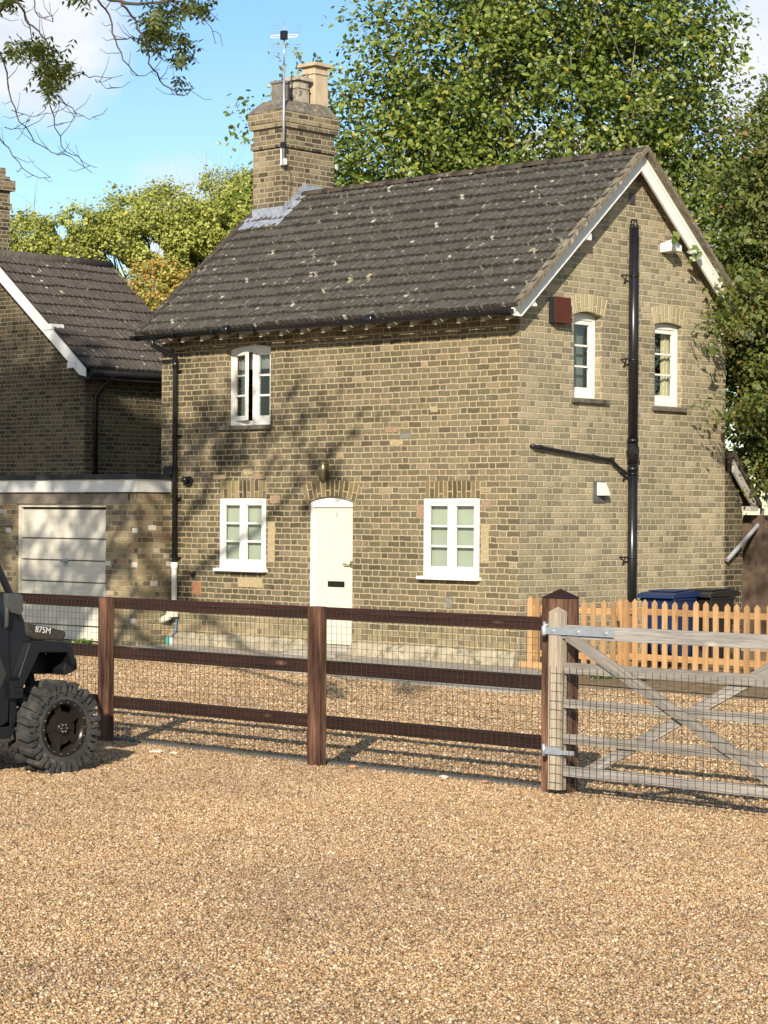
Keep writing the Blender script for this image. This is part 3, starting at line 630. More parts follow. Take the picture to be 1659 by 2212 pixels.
# casement windows on the front
def window(x0, x1, z0, z1, rec, fr, panes, sill=True, par=house, arch=0.0, open_left=False, blind=True, mull=None, transoms=2, name='window'):
    w = MB(); y0 = rec; y1 = rec + .06
    w.box((x0, y0, z0), (x0 + fr, y1, z1), wood=False).box((x1 - fr, y0, z0), (x1, y1, z1)).box((x0 + fr, y0, z1 - fr), (x1 - fr, y1, z1)).box((x0 + fr, y0, z0), (x1 - fr, y1, z0 + fr * 1.2))
    xm = (x0 + x1) / 2 if mull is None else mull
    w.box((xm - .024, y0 - .012, z0 + fr * 1.2), (xm + .024, y1, z1 - fr))
    if arch:
        pts = arc_open(x0, x1, z1, z1 + .002, arch); w.prism(pts, 'y', y0 + .004, y1 - .004)
    wo = w.build(name, M['white'], par, bevel=.004)
    for ci, (a, b_) in enumerate(((x0 + fr, xm - .024), (xm + .024, x1 - fr))):
        c = MB(); s = .044; zz0, zz1 = z0 + fr * 1.2 + .002, z1 - fr - .002
        Mx = None
        if open_left and ci == 0: Mx = Matrix.Translation((a, y0 + .02, 0)) @ Matrix.Rotation(R(-18), 4, 'Z') @ Matrix.Translation((-a, -y0 - .02, 0))
        ya, yb = y0 + .012, y0 + .05
        c.box((a, ya, zz0), (a + s, yb, zz1), M=Mx).box((b_ - s, ya, zz0), (b_, yb, zz1), M=Mx).box((a + s, ya, zz1 - s), (b_ - s, yb, zz1), M=Mx).box((a + s, ya, zz0), (b_ - s, yb, zz0 + s * 1.5), M=Mx)
        gz0, gz1 = zz0 + s * 1.5, zz1 - s
        for t in range(transoms):
            zc = gz0 + (gz1 - gz0) * (t + 1) / (transoms + 1); c.box((a + s, ya + .006, zc - .014), (b_ - s, yb - .006, zc + .014), M=Mx)
        co = c.build('casement', M['white'], wo, bevel=.003)
        g = MB(); g.box((a + s - .004, y0 + .028, gz0 - .004), (b_ - s + .004, y0 + .032, gz1 + .004), M=Mx); g.build('pane', M['glass'], co)
    if sill: MB().box((x0 - .045, rec - .09, z0 - .045), (x1 + .04, rec + .05, z0 - .002)).build('sill', M['white'], wo, bevel=.006)
    return wo
for (a, b_, c, d) in (H_low1, H_low2):
    wo = window(a + .004, b_ - .004, c + .05, d - .004, -.012, .048, 0)
    MB().box((a + .005, .085, c + .03), (b_ - .005, .095, d - .10)).build('blind', M['blind'], wo)
wo = window(-5.341, -4.469, 3.145, 4.213, .07, .05, 0, sill=False, arch=.043, open_left=1, mull=-4.86)
MB().box((-5.33, .17, 3.93), (-4.48, .18, 4.17)).build('blind', simple('blind_grey', (.22, .22, .21), .9), wo)
MB().box((-5.54, -.055, 3.075), (-4.43, .12, 3.135)).build('window_sill', M['stone'], house, bevel=.006)
# front door
door = MB(); dx0, dx1 = -3.655, -2.885
fr = MB(); fr.box((-3.697, .03, .151), (-3.645, .10, 2.055)).box((-2.90, .05, .151), (-2.873, .10, 2.055)); fr.box((-3.644, .03, 2.0), (-2.902, .10, 2.055))
ap = arc_open(-3.697, -2.873, 2.056, 2.075, .062); fr.prism(ap, 'y', .035, .10)
dfo = fr.build('door_frame', M['white'], house, bevel=.004)
n = 6; ww = (-2.903 + 3.642) / n
for i in range(n):
    a = -3.642 + i * ww; door.box((a + .004, .058, .156), (a + ww - .004, .09, 1.997))
door.box((-3.64, .066, .158), (-2.905, .086, 1.995))
do = door.build('door', M['door'], house, bevel=.003)
lb = MB(); lb.box((-3.385, .052, .925), (-3.07, .060, 1.005)).box((-3.37, .046, .935), (-3.085, .053, .995)); lb.build('letter_box', M['letterbox'], do, bevel=.003)
MB().tube([(-2.945, .058, 1.235), (-2.945, .01, 1.235), (-3.02, 0.0, 1.24), (-3.045, .0, 1.235)], .011, 8).box((-2.965, .05, 1.19), (-2.925, .059, 1.28)).build('handle', simple('bronze', (.34, .28, .17), .35, .7), do)
def text(s, size, loc_l, rot, mat, par, name, depth=.002):
    cu = bpy.data.curves.new('txt', 'FONT'); cu.body = s; cu.size = size; cu.extrude = depth; cu.align_x = 'CENTER'; cu.align_y = 'CENTER'
    to = bpy.data.objects.new('txt', cu); COL.objects.link(to); bpy.context.view_layer.update()
    me = bpy.data.meshes.new_from_object(to.evaluated_get(bpy.context.evaluated_depsgraph_get())); bpy.data.objects.remove(to)
    off = base_of(par); me.transform(Matrix.Translation(Vector(loc_l) - off) @ rot); me.materials.clear(); me.materials.append(mat)
    o = bpy.data.objects.new(name, me); COL.objects.link(o); o.parent = par; return o
RT_F = Matrix.Rotation(R(90), 4, 'X'); RT_G = Matrix.Rotation(R(90), 4, 'Z') @ Matrix.Rotation(R(90), 4, 'X')
text('1', .105, (-3.22, .056, 1.90), RT_F, M['brass'], do, 'door_number')
# bulkhead lamp over the door
mb = MB(); mb.tube([(-3.37, -.05, 2.36), (-3.37, -.06, 2.39), (-3.37, -.06, 2.58), (-3.37, -.05, 2.63)], [.02, .055, .055, .02], 14)
for z in (2.42, 2.50, 2.58): mb.tube([(-3.37 + .066 * math.cos(a_), -.055 + .066 * math.sin(a_), z) for a_ in [2 * math.pi * k / 16 for k in range(17)]], .005, 5)
for a_ in (-2.6, -1.57, -.5): mb.tube([(-3.37 + .064 * math.cos(a_), -.055 + .064 * math.sin(a_), 2.38), (-3.37 + .068 * math.cos(a_), -.055 + .068 * math.sin(a_), 2.60)], .005, 5)
mb.box((-3.42, -.03, 2.37), (-3.32, 0.0, 2.62)); mb.build('wall_lamp', M['lens_mesh'], house)

# gable windows
def gwin(y0, y1, z0, z1, arch, rec=.11):
    w = MB(); fr = .05; xa, xb = -rec, -rec - .06
    def bx(m_, ya, yb, za, zb, xx0=xa, xx1=xb): m_.box((xx1, ya, za), (xx0, yb, zb))
    bx(w, y0, y0 + fr, z0, z1); bx(w, y1 - fr, y1, z0, z1); bx(w, y0 + fr, y1 - fr, z1 - fr, z1); bx(w, y0 + fr, y1 - fr, z0, z0 + fr * 1.3, xa + .02)
    pts = arc_open(y0, y1, z1, z1 + .002, arch - .004); w.prism(pts, 'x', xb + .005, xa - .005)
    wo_ = w.build('window', M['white'], house, bevel=.004)
    c = MB(); a, b_ = y0 + fr, y1 - fr; s = .055; zz0, zz1 = z0 + fr * 1.3 + .002, z1 - fr - .002
    xx0, xx1 = xa - .012, xa - .048
    bx(c, a, a + s, zz0, zz1, xx0, xx1); bx(c, b_ - s, b_, zz0, zz1, xx0, xx1); bx(c, a + s, b_ - s, zz1 - s, zz1, xx0, xx1); bx(c, a + s, b_ - s, zz0, zz0 + s * 1.4, xx0, xx1)
    g0, g1 = zz0 + s * 1.4, zz1 - s
    for t in (1, 2): zc = g0 + (g1 - g0) * t / 3; bx(c, a + s, b_ - s, zc - .013, zc + .013, xx0 - .005, xx1 + .005)
    co = c.build('casement', M['white'], wo_, bevel=.003)
    MB().box((xa - .034, a + s - .003, g0 - .003), (xa - .030, b_ - s + .003, g1 + .003)).build('pane', M['glass'], co)
    return wo_
w1 = gwin(1.093, 1.667, 3.425, 4.488, .05); w2 = gwin(2.823, 3.437, 3.39, 4.473, .035, rec=.075)
MB().box((-.30, 1.12, 3.45), (-.29, 1.64, 4.45)).build('net_curtain', simple('net', (.16, .17, .15), .9, var=.2), w1)
mb = MB(); 
for i in range(5): mb.box((-.215 + (i % 2) * .02, 3.24 + i * .035, 3.4), (-.195 + (i % 2) * .02, 3.275 + i * .035, 4.44))
mb.build('curtain', M['curtain'], w2)
MB().box((-.34, 2.84, 4.15), (-.33, 3.42, 4.45)).build('blind', simple('blind_grey2', (.22, .22, .21), .9), w2)
MB().box((-.10, 1.03, 3.36), (.055, 1.78, 3.418)).build('window_sill', M['stone'], house, bevel=.006)
MB().box((-.07, 2.76, 3.315), (.055, 3.50, 3.375)).build('window_sill', M['stone'], house, bevel=.006)

# flue / soil pipe on the gable
mb = MB(); PYp = 2.235; XP = .085
mb.tube([(XP, PYp, 5.70), (XP, PYp, 2.78)], .064, 16).tube([(XP, PYp, 2.86), (XP, PYp, 2.60)], .074, 16).tube([(XP, PYp, 2.60), (XP, PYp, 0.0)], .062, 16)
mb.tube([(XP, PYp, 2.92), (XP, PYp, 2.88)], .078, 16).tube([(XP, PYp, 2.55), (XP, PYp, 2.50)], .074, 16)
mb.tube([(XP, PYp, 2.76), (XP + .09, PYp - .05, 2.76)], .048, 14).tube([(XP, PYp - .10, 2.74), (XP, PYp + .10, 2.74)], .035, 12)
for k in range(8):
    a_ = 2 * math.pi * k / 8; mb.tube([(XP + .060 * math.cos(a_), PYp + .060 * math.sin(a_), 5.70), (XP + .036 * math.cos(a_), PYp + .036 * math.sin(a_), 5.80)], .005, 5)
mb.tube([(XP, PYp, 5.795), (XP, PYp, 5.81)], .04, 12)
for z in (5.05, 3.95, 2.45, 1.35):
    mb.tube([(XP, PYp, z), (XP, PYp, z + .022)], .068, 16); mb.beam((XP, PYp - .06, z + .015), (XP, PYp - .16, z + .015), .01, .02); mb.beam((XP, PYp - .15, z + .01), (.0, PYp - .10, z - .09), .012, .012); mb.beam((.0, PYp - .16, z + .015), (XP, PYp - .16, z + .015), .01, .02)
mb.build('flue_pipe', M['black_plastic'], house)
mb = MB(); mb.tube([(.05, .24, 2.775), (.055, .6, 2.74), (.055, 1.45, 2.665), (.055, 1.80, 2.64), (.06, 1.98, 2.53), (.085, 2.10, 2.47), (.085, 2.22, 2.46)], .024, 10)
for (y, z) in ((.34, 2.765), (1.42, 2.668), (1.80, 2.64)): mb.tube([(.055, y, z + .003), (.055, y + .05, z)], .031, 10)
mb.tube([(0, .24, 2.775), (.06, .24, 2.775)], .028, 10); mb.build('waste_pipe', M['black_plastic'], house)
alo = MB().box((.0, .57, 4.345), (.105, .885, 4.675)).build('alarm_box', M['black_matt'], house, bevel=.01)
MB().box((.106, .57, 4.345), (.118, .885, 4.675)).build('front_cover', M['alarm_red'], alo, bevel=.004)
mb = MB().box((.0, 2.22, 6.02), (.012, 2.36, 6.17))
for i in range(9): mb.box((.012, 2.235, 6.03 + i * .015), (.024, 2.345, 6.037 + i * .015))
mb.build('gable_vent', M['vent'], house)
co = MB().box((0, 1.50, 2.08), (.02, 1.74, 2.36)).build('cowl', M['vent'], house)
mb = MB(); mb.hexa([(.02, 1.56, 2.17), (.13, 1.58, 2.17), (.13, 1.72, 2.17), (.02, 1.72, 2.17), (.02, 1.56, 2.34), (.06, 1.57, 2.34), (.06, 1.71, 2.34), (.02, 1.72, 2.34)]); mb.build('cowl_hood', M['cream'], co, bevel=.006)

# chimney
cx0, cx1, cy0, cy1 = -6.70, -6.06, 1.76, 2.84
mb = MB(); mb.box((cx0, cy0, 5.9), (cx1, cy1, 7.86))
for (o_, z0, z1) in ((.03, 7.36, 7.46), (.045, 7.66, 7.735), (.06, 7.735, 7.90)): mb.box((cx0 - o_, cy0 - o_, z0), (cx1 + o_, cy1 + o_, z1))
cho = mb.build('chimney', M['brick_chimney'], roof)
c = MB(); o_ = .06; t_ = -.10; zt0, zt1 = 7.902, 8.10
ring0 = [(cx0 - o_, cy0 - o_), (cx1 + o_, cy0 - o_), (cx1 + o_, cy1 + o_), (cx0 - o_, cy1 + o_)]; ring1 = [(cx0 - t_, cy0 - t_), (cx1 + t_, cy0 - t_), (cx1 + t_, cy1 + t_ + .06), (cx0 - t_, cy1 + t_ + .06)]
N_ = 6; R0 = []; R1 = []
for q0, q1, Rr in ((ring0, zt0, R0), (ring1, zt1, R1)):
    for i in range(4):
        a, b_ = q0[i], q0[(i + 1) % 4]
        for k in range(N_): Rr.append((a[0] + (b_[0] - a[0]) * k / N_ + random.uniform(-.012, .012), a[1] + (b_[1] - a[1]) * k / N_ + random.uniform(-.012, .012), q1 + random.uniform(-.02, .02)))
for i in range(len(R0)): j = (i + 1) % len(R0); c.face([R0[i], R0[j], R1[j], R1[i]])
c.face(R1); c.face(R0[::-1]); c.build('flaunching', M['cap_mortar'], cho)
def pot(x, y, z0, z1, w, mat, cap):
    p = MB(); h = w / 2; p.hexa([(x - h, y - h, z0), (x + h, y - h, z0), (x + h, y + h, z0), (x - h, y + h, z0), (x - h * .92, y - h * .92, z1), (x + h * .92, y - h * .92, z1), (x + h * .92, y + h * .92, z1), (x - h * .92, y + h * .92, z1)])
    p.box((x - h * 1.0 - .008, y - h - .008, z1 - .12), (x + h + .008, y + h + .008, z1 - .095))
    p.box((x - h * cap, y - h * cap, z1), (x + h * cap, y + h * cap, z1 + .05)); p.hexa([(x - h * cap, y - h * cap, z1 + .05), (x + h * cap, y - h * cap, z1 + .05), (x + h * cap, y + h * cap, z1 + .05), (x - h * cap, y + h * cap, z1 + .05), (x - h * .8, y - h * .8, z1 + .075), (x + h * .8, y - h * .8, z1 + .075), (x + h * .8, y + h * .8, z1 + .075), (x - h * .8, y + h * .8, z1 + .075)])
    return p.build('chimney_pot', mat, cho, bevel=.008)
pot(-6.36, 2.72, 8.05, 8.70, .30, M['clay'], 1.3)
pot(-6.36, 2.36, 8.05, 8.44, .25, M['clay_dirty'], 1.28)
lp = MB(); lp.box((-6.49, 1.93, 8.06), (-6.27, 2.10, 8.36))
for k in range(4): lp.box((-6.268, 1.935 + k * .045, 8.15), (-6.255, 1.955 + k * .045, 8.33))
lp.box((-6.51, 1.91, 8.36), (-6.25, 2.12, 8.40)); lp.build('chimney_pot', simple('grey_pot', (.17, .155, .13), .9, var=.3), cho, bevel=.006)
# lead flashing: stepped along the side, apron in front
mb = MB()
zs = lambda y: ze + .8541 * (y - ye) + .05
mb.hexa([(cx0 - .14, cy0 - .22, zs(cy0 - .22)), (cx1 + .12, cy0 - .22, zs(cy0 - .22)), (cx1 + .12, cy0, zs(cy0)), (cx0 - .14, cy0, zs(cy0)), (cx0 - .14, cy0 - .22, zs(cy0 - .22) + .012), (cx1 + .12, cy0 - .22, zs(cy0 - .22) + .012), (cx1 + .12, cy0, zs(cy0) + .012), (cx0 - .14, cy0, zs(cy0) + .012)])
mb.box((cx0 - .005, cy0 - .014, zs(cy0) - .02), (cx1 + .012, cy0 - .001, zs(cy0) + .13))
y = cy0; 
while y < RY - .02:
    y2 = min(y + .10, RY); mb.prism([(y, zs(y) - .05), (y2, zs(y2) - .05), (y2 + .0, zs(y2) + .10), (y2 - .04, zs(y2) + .13), (y, zs(y) + .06)], 'x', cx1 + .002, cx1 + .010)
    mb.hexa([(cx1 + .002, y, zs(y) + .0), (cx1 + .13, y, zs(y) + .0), (cx1 + .13, y2, zs(y2)), (cx1 + .002, y2, zs(y2)), (cx1 + .002, y, zs(y) + .014), (cx1 + .13, y, zs(y) + .012), (cx1 + .13, y2, zs(y2) + .012), (cx1 + .002, y2, zs(y2) + .014)]); y = y2
mb.box((cx1 + .002, RY - .02, 6.70), (cx1 + .012, RY + .35, 6.84))
mb.build('lead_flashing', M['lead'], roof)

# rear lean-to on the right, with grey pipe
lt = thing('lean_to', 'small brick lean-to with grey bargeboard behind the gable end', 'outbuilding', (0, 5, 0))
mb = MB(); wall(mb, [(4.475, 0), (4.93, 0), (4.93, 2.12), (4.475, 2.62)], [], 'x', -.02, -.25); mb.box((-5, 4.75, 0), (-.25, 4.93, 2.1)); mb.build('wall', M['brick_left'], lt)
mb = MB(); mb.prism([(4.475, 2.72), (5.15, 2.02), (5.15, 2.10), (4.475, 2.82)], 'x', .16, -5); mb.build('roof', M['ridge'], lt)
mb = MB(); mb.prism([(4.475, 2.52), (5.02, 1.98), (5.02, 2.12), (4.475, 2.70)], 'x', .14, .11).box((.0, 4.88, 1.98), (.15, 5.06, 2.05)); mb.build('bargeboard', simple('grey_board', (.35, .33, .29), .8, var=.2), lt)
MB().tube([(.05, 5.32, 2.02), (.05, 5.30, 1.84), (.05, 4.46, 1.30)], .032, 10).build('drainpipe', simple('grey_pipe', (.24, .25, .26), .6), lt)

# ------------------------------------------------------------------ aerial on the chimney
ae = thing('tv_aerial', 'tall silver television aerial strapped to the corner of the chimney', 'aerial', (-6.0, 1.72, 7.05))
ax, ay = -6.0, 1.715
MB().tube([(ax, ay, 7.06), (ax, ay, 8.55)], .018, 8).tube([(ax, ay, 8.55), (ax, ay, 8.92)], .013, 8).build('mast', M['steel'], ae)
mb = MB(); mb.tube([(ax - .27, ay - .15, 9.02), (ax + .27, ay + .15, 9.02)], .004, 5)
d_ = Vector((-SA, -CA, 0)); 
mb = MB()
for z in (9.18, 9.13, 9.08, 8.90, 8.86, 8.82, 8.78, 8.74, 8.70):
    mb.tube([(ax - .28, ay + .26 * 0, z), (ax + .05, ay + .30, z)], .0025, 4)
mb.tube([(ax, ay, 8.92), (ax, ay, 9.20)], .006, 6); mb.build('reflector_rods', M['steel'], ae)
mb = MB()
for z in (8.965, 8.925 + .075): mb.tube([(ax - .17, ay - .10, z), (ax + .17, ay + .10, z)], .007, 6)
mb.tube([(ax - .17, ay - .10, 8.965), (ax - .17, ay - .10, 9.0)], .007, 6).tube([(ax + .17, ay + .10, 8.965), (ax + .17, ay + .10, 9.0)], .007, 6); mb.build('dipole', simple('white_metal', (.85, .85, .85), .3), ae)
MB().box((ax - .04, ay - .05, 8.93), (ax + .05, ay + .03, 9.06)).build('junction_box', M['black_plastic'], ae, bevel=.006)
MB().box((ax - .03, ay - .04, 7.33), (ax + .045, ay + .02, 7.41)).build('amplifier', M['black_plastic'], ae, bevel=.006)
MB().box((ax - .06, ay - .01, 7.08), (ax + .04, ay + .03, 7.17)).tube([(ax - .05, ay, 7.1), (ax - .05, ay, 7.35)], .012, 6).build('bracket', simple('white_bracket', (.8, .8, .78), .4), ae)
MB().tube([(ax + .03, ay + .02, 7.2), (ax + .02, ay + .13, 6.95), (ax - .03, ay + .16, 6.6), (ax - .01, ay + .2, 6.42), (ax + .1, ay + .35, 6.62)], .005, 5).build('cable', simple('brown_cable', (.10, .04, .02), .6), ae)

# ------------------------------------------------------------------ garage
ga = thing('garage', 'flat-roofed brick garage with white up-and-over door left of the cottage', 'garage', (-6.52, -.61, 0))
gx1, gy0 = -6.525, -.613
mb = MB(); wall(mb, [(-11.5, 0), (gx1, 0), (gx1, 2.18), (-11.5, 2.18)], [arc_open(-9.33, -7.24, 0.02, 2.03, 0)], 'y', gy0, gy0 + .21)
mb.box((gx1 - .21, gy0 + .211, 0), (gx1, -.004, 2.18)); mb.box((gx1 - .21, -.004, 0), (-LEN - .004, 4.5, 2.18)); mb.box((-11.5, gy0 + .211, 0), (-11.3, 4.5, 2.18)); mb.build('wall', M['brick_garage'], ga)
MB().box((-11.5, gy0 - .006, 2.035), (-6.72, gy0 + .05, 2.18)).build('lintel', M['lintel_conc'], ga)
MB().box((-6.735, gy0 - .012, 2.085), (-6.705, gy0 - .004, 2.18)).build('cable_cover', simple('rusty', (.09, .03, .02), .8), ga)
mb = MB(); mb.box((-11.6, gy0 - .05, 2.205), (gx1 + .02, gy0 - .02, 2.385)).box((gx1 - .01, gy0 - .018, 2.205), (gx1 + .02, -.01, 2.385)); mb.box((gx1 - .035, gy0 - .052, 2.203), (gx1 - .031, gy0 - .049, 2.386)); mb.build('fascia', M['white'], ga)
mb = MB(); mb.prism([(-11.62, gy0 - .08), (gx1 + .05, gy0 - .08), (gx1 + .05, -.01), (-LEN - .006, -.01), (-LEN - .006, 5.5), (-11.62, 5.5)], 'z', 2.386, 2.46); mb.box((gx1 - .05, -.10, 2.461), (gx1 + .12, -.012, 2.58)); mb.build('roof', M['felt'], ga)
mb = MB(); mb.box((-9.33, gy0 + .04, 1.985), (-7.241, gy0 + .09, 2.028)).box((-9.33, gy0 + .04, .02), (-9.275, gy0 + .09, 1.985)); mb.build('door_frame', M['cream'], ga)
gd = MB(); pn = [0.03, .24, .56, .88, 1.20, 1.52, 1.955]; yy = gy0 + .055
for i in range(6):
    z0, z1 = pn[i], pn[i + 1]; gd.box((-9.27, yy, z0 + .010), (-7.245, yy + .03, z1 - .010))
    if z1 - z0 > .25:
        for k in range(1, 4): zz = z0 + (z1 - z0) * k / 4; gd.box((-9.27, yy - .003, zz - .003), (-7.245, yy - .0, zz + .003))
gdo = gd.build('garage_door', M['cream'], ga, bevel=.003)
MB().box((-9.27, yy + .031, .03), (-7.245, yy + .045, 1.955)).build('door_backing', M['lintel_conc'], gdo)
mb = MB(); mb.tube([(-8.22, yy, 1.17), (-8.22, yy - .012, 1.17)], .06, 14).tube([(-8.22, yy - .012, 1.18), (-8.22, yy - .06, 1.18)], .015, 8).box((-8.26, yy - .075, 1.165), (-8.18, yy - .055, 1.195)); mb.build('handle', M['steel'], gdo)
PBR = simple('pale_brick', (.6, .56, .48), .9)
for (x, z) in ((-6.56, 1.62), (-7.15, 1.14), (-6.57, 1.13), (-9.5, 1.6), (-6.6, .33)): MB().box((x - .09, gy0 - .003, z), (x + .03, gy0 + .003, z + .07)).build('pale_brick', PBR, ga)
for (y, z) in ((-.42, 1.66), (-.08, 1.14), (-.38, .86)): MB().box((gx1 - .003, y, z), (gx1 + .003, y + .14, z + .07)).build('pale_brick', PBR, ga)

# ------------------------------------------------------------------ left cottage
ax_, ay_ = -16.42, 4.13; zr_, zt_ = 6.75, 4.43
lh = thing('brick_house', 'second brick cottage behind the garage, its roof half in tree shade', 'house', (ax_, ay_, 0))
hw = 2.55; yw = ay_ + .27; dep = 2.75
def zl(dx): return zr_ - .05 - abs(dx) * (zr_ - zt_ - .16) / 2.89
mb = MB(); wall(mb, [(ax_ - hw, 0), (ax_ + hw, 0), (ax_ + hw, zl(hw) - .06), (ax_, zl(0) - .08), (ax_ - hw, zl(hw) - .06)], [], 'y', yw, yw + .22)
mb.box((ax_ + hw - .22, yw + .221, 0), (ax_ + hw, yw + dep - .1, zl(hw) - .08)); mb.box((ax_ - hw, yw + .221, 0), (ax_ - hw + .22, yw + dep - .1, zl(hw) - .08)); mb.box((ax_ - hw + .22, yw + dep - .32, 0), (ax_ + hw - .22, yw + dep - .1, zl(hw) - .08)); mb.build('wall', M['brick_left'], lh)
mb = MB(); slope(mb, ay_ + .02, ay_ + 2.95, ax_ + 2.89, zt_ + .06, ax_, zr_, 11, axis='y', per=.115, lift=.045); slope(mb, ay_ + .02, ay_ + 2.95, ax_ - 2.89, zt_ + .06, ax_, zr_, 11, axis='y', per=.115, lift=.045)
for sg in (1, -1): mb.face([(ax_ + sg * 2.89, ay_ + .03, zt_ + .045), (ax_ + sg * 2.89, ay_ + 2.94, zt_ + .045), (ax_, ay_ + 2.94, zr_ - .015), (ax_, ay_ + .03, zr_ - .015)])
lro = mb.build('roof', M['tile_left'], lh, fix=False)
mb = MB(); mb.tube([(ax_, ay_ + .02, zr_ - .02), (ax_, ay_ + 2.98, zr_ - .02)], .11, 12); mb.build('ridge_tiles', M['tile_left'], lro)
mb = MB()
for sg in (1, -1):
    mb.prism([(ax_ + sg * 2.89, zt_ + .04), (ax_, zr_ - .02), (ax_, zr_ - .27), (ax_ + sg * 2.72, zt_ - .06), (ax_ + sg * 2.89, zt_ - .10)], 'y', ay_, ay_ + .03)
mb.box((ax_ + 1.72, ay_ - .02, 5.22), (ax_ + 1.95, yw - .002, 5.32)); mb.box((ax_ + 2.40, ay_ - .02, 4.50), (ax_ + 2.62, yw - .002, 4.60))
mb.build('bargeboard', M['white'], lh)
mb = MB(); mb.tube([(ax_ + 2.93, ay_ + .1, zt_ - .02), (ax_ + 2.93, ay_ + 2.95, zt_ - .02)], .06, 10); mb.box((ax_ + hw - .0, ay_ + .1, zt_ - .14), (ax_ + 2.9, ay_ + 2.9, zt_ - .02)); mb.build('gutter', M['black_matt'], lh)
mb = MB(); mb.tube([(ax_ + 2.93, yw + .35, zt_ - .05), (ax_ + 2.72, yw + .28, zt_ - .26), (ax_ + hw + .05, yw + .22, zt_ - .42), (ax_ + hw + .05, yw + .22, 2.4)], .04, 10); mb.build('downpipe', M['black_plastic'], lh)
mb = MB(); chx = ax_ - 1.45; chy = ay_ + .45
mb.box((chx, chy, 5.2), (chx + .62, chy + .7, 8.38))
for (o_, z0, z1) in ((.03, 7.75, 7.86), (.075, 8.1, 8.30)): mb.box((chx - o_, chy - o_, z0), (chx + .62 + o_, chy + .7 + o_, z1))
mb.box((chx + .06, chy + .06, 8.38), (chx + .56, chy + .64, 8.55)); mb.build('chimney', M['brick_chimney'], lro)

# ------------------------------------------------------------------ yard fence
fe = thing('post_and_rail_fence', 'dark stained post and rail fence faced with wire mesh across the drive', 'fence', (6.4, -9.95, .07))
FY = -10.0
def post(x0, x1, z1, dpt=.07):
    return MB().box((x0, FY, .03), (x1, FY + dpt, z1), wood=True).build('post', M['post_wood'], fe, bevel=.004)
post(3.94, 4.065, 1.237); post(6.345, 6.475, 1.243); post(1.55, 1.675, 1.235); post(-.85, -.725, 1.235)
for (a, b_) in ((-.79, 1.6), (1.6, 4.0), (4.0, 6.41), (6.41, 8.60)):
    for (z0, z1) in ((1.147, 1.238), (.746, .845), (.344, .440)):
        MB().box((a + .008, FY + .072, z0), (b_ - .008, FY + .105, z1), wood=True).build('rail', M['rail_wood'], fe, bevel=.003)
gp = MB(); gx0, gx_1 = 8.572, 8.752; gp.box((gx0, FY - .01, .03), (gx_1, FY + .165, 1.372), wood=True)
gpo = gp.build('gate_post', M['post_wood'], fe, bevel=.004)
cp = MB(); mxx, myy = (gx0 + gx_1) / 2, FY + .0775
cs = [(gx0 - .006, FY - .016, 1.3725), (gx_1 + .006, FY - .016, 1.3725), (gx_1 + .006, FY + .171, 1.3725), (gx0 - .006, FY + .171, 1.3725)]
for i in range(4): cp.face([cs[i], cs[(i + 1) % 4], (mxx, myy, 1.435)])
cp.face(cs[::-1]); cp.build('post_cap', M['rail_wood'], gpo)
def mesh_wire(x0, x1, y, z0, z1, dx, dz, r, par, wob=.003, slant=None):
    m_ = MB(); nx = int((x1 - x0) / dx); nz = int((z1 - z0) / dz)
    for i in range(nx + 1):
        x = x0 + i * dx; m_.tube([(x + random.uniform(-wob, wob), y + random.uniform(-wob, wob), z0 + (z1 - z0) * k / 4) for k in range(5)], r, 4, cap=False)
    for k in range(nz + 1):
        z = z0 + k * dz; n_ = max(2, int((x1 - x0) / .35)); m_.tube([(x0 + (x1 - x0) * q / n_, y + .002 + random.uniform(-wob, wob), z + random.uniform(-wob, wob)) for q in range(n_ + 1)], r, 4, cap=False)
    o_ = m_.build('wire_mesh', M['wire'], par); return o_
for (a, b_) in ((1.68, 3.93), (4.07, 6.335), (6.48, 8.565)): mesh_wire(a, b_, FY + .06, .06, 1.215, .0515, .052, .0016, fe)
sl = in_frame(MB().box((-3.0, -9.86, .0), (8.57, -9.755, .088), wood=True).build('timber_edging', M['sleeper'])); tag(sl, 'low grey timber edging holding back the gravel under the fence', 'edging')

# ------------------------------------------------------------------ field gate
gt = thing('field_gate', 'weathered grey five-bar timber gate with crossed braces and wire mesh', 'gate', (8.75, -10.08, .1))
GY = -10.10
MB().box((8.645, GY, .11), (8.745, GY + .075, 1.285), wood=True).build('stile', M['gate_wood'], gt, bevel=.004)
mb = MB(); q = [(8.645, GY, 1.285), (8.745, GY, 1.285), (8.745, GY + .075, 1.285), (8.645, GY + .075, 1.285)]
for i in range(4): mb.face([q[i], q[(i + 1) % 4], (8.695, GY + .037, 1.32)])
mb.face(q[::-1]); mb.build('stile_top', M['gate_wood'], gt)
GX1 = 12.2
for (z0, z1, w_) in ((1.113, 1.203, .05), (.882, .955, .022), (.655, .715, .022), (.418, .485, .022), (.205, .272, .022)):
    MB().box((8.746, GY + .037 - w_ / 2, z0), (GX1 - .08, GY + .037 + w_ / 2, z1), wood=True).build('bar', M['gate_grey'], gt, bevel=.003)
MB().box((GX1 - .08, GY, .11), (GX1, GY + .075, 1.30), wood=True).build('stile', M['gate_wood'], gt, bevel=.004)
def brace(p, q_, y): return MB().beam((p[0], y, p[1]), (q_[0], y, q_[1]), .02, .078, up=(0, -1, 0)).build('brace', M['gate_grey'], gt)
def brace2(p, q_, y):
    p, q_ = Vector((p[0], y, p[1])), Vector((q_[0], y, q_[1])); d = (q_ - p).normalized(); n = Vector((-d.z, 0, d.x)) * .037; t = Vector((0, .010, 0))
    m_ = MB(); m_.hexa([p - n - t, q_ - n - t, q_ + n - t, p + n - t, p - n + t, q_ - n + t, q_ + n + t, p + n + t], wood=True); return m_.build('brace', M['gate_grey'], gt)
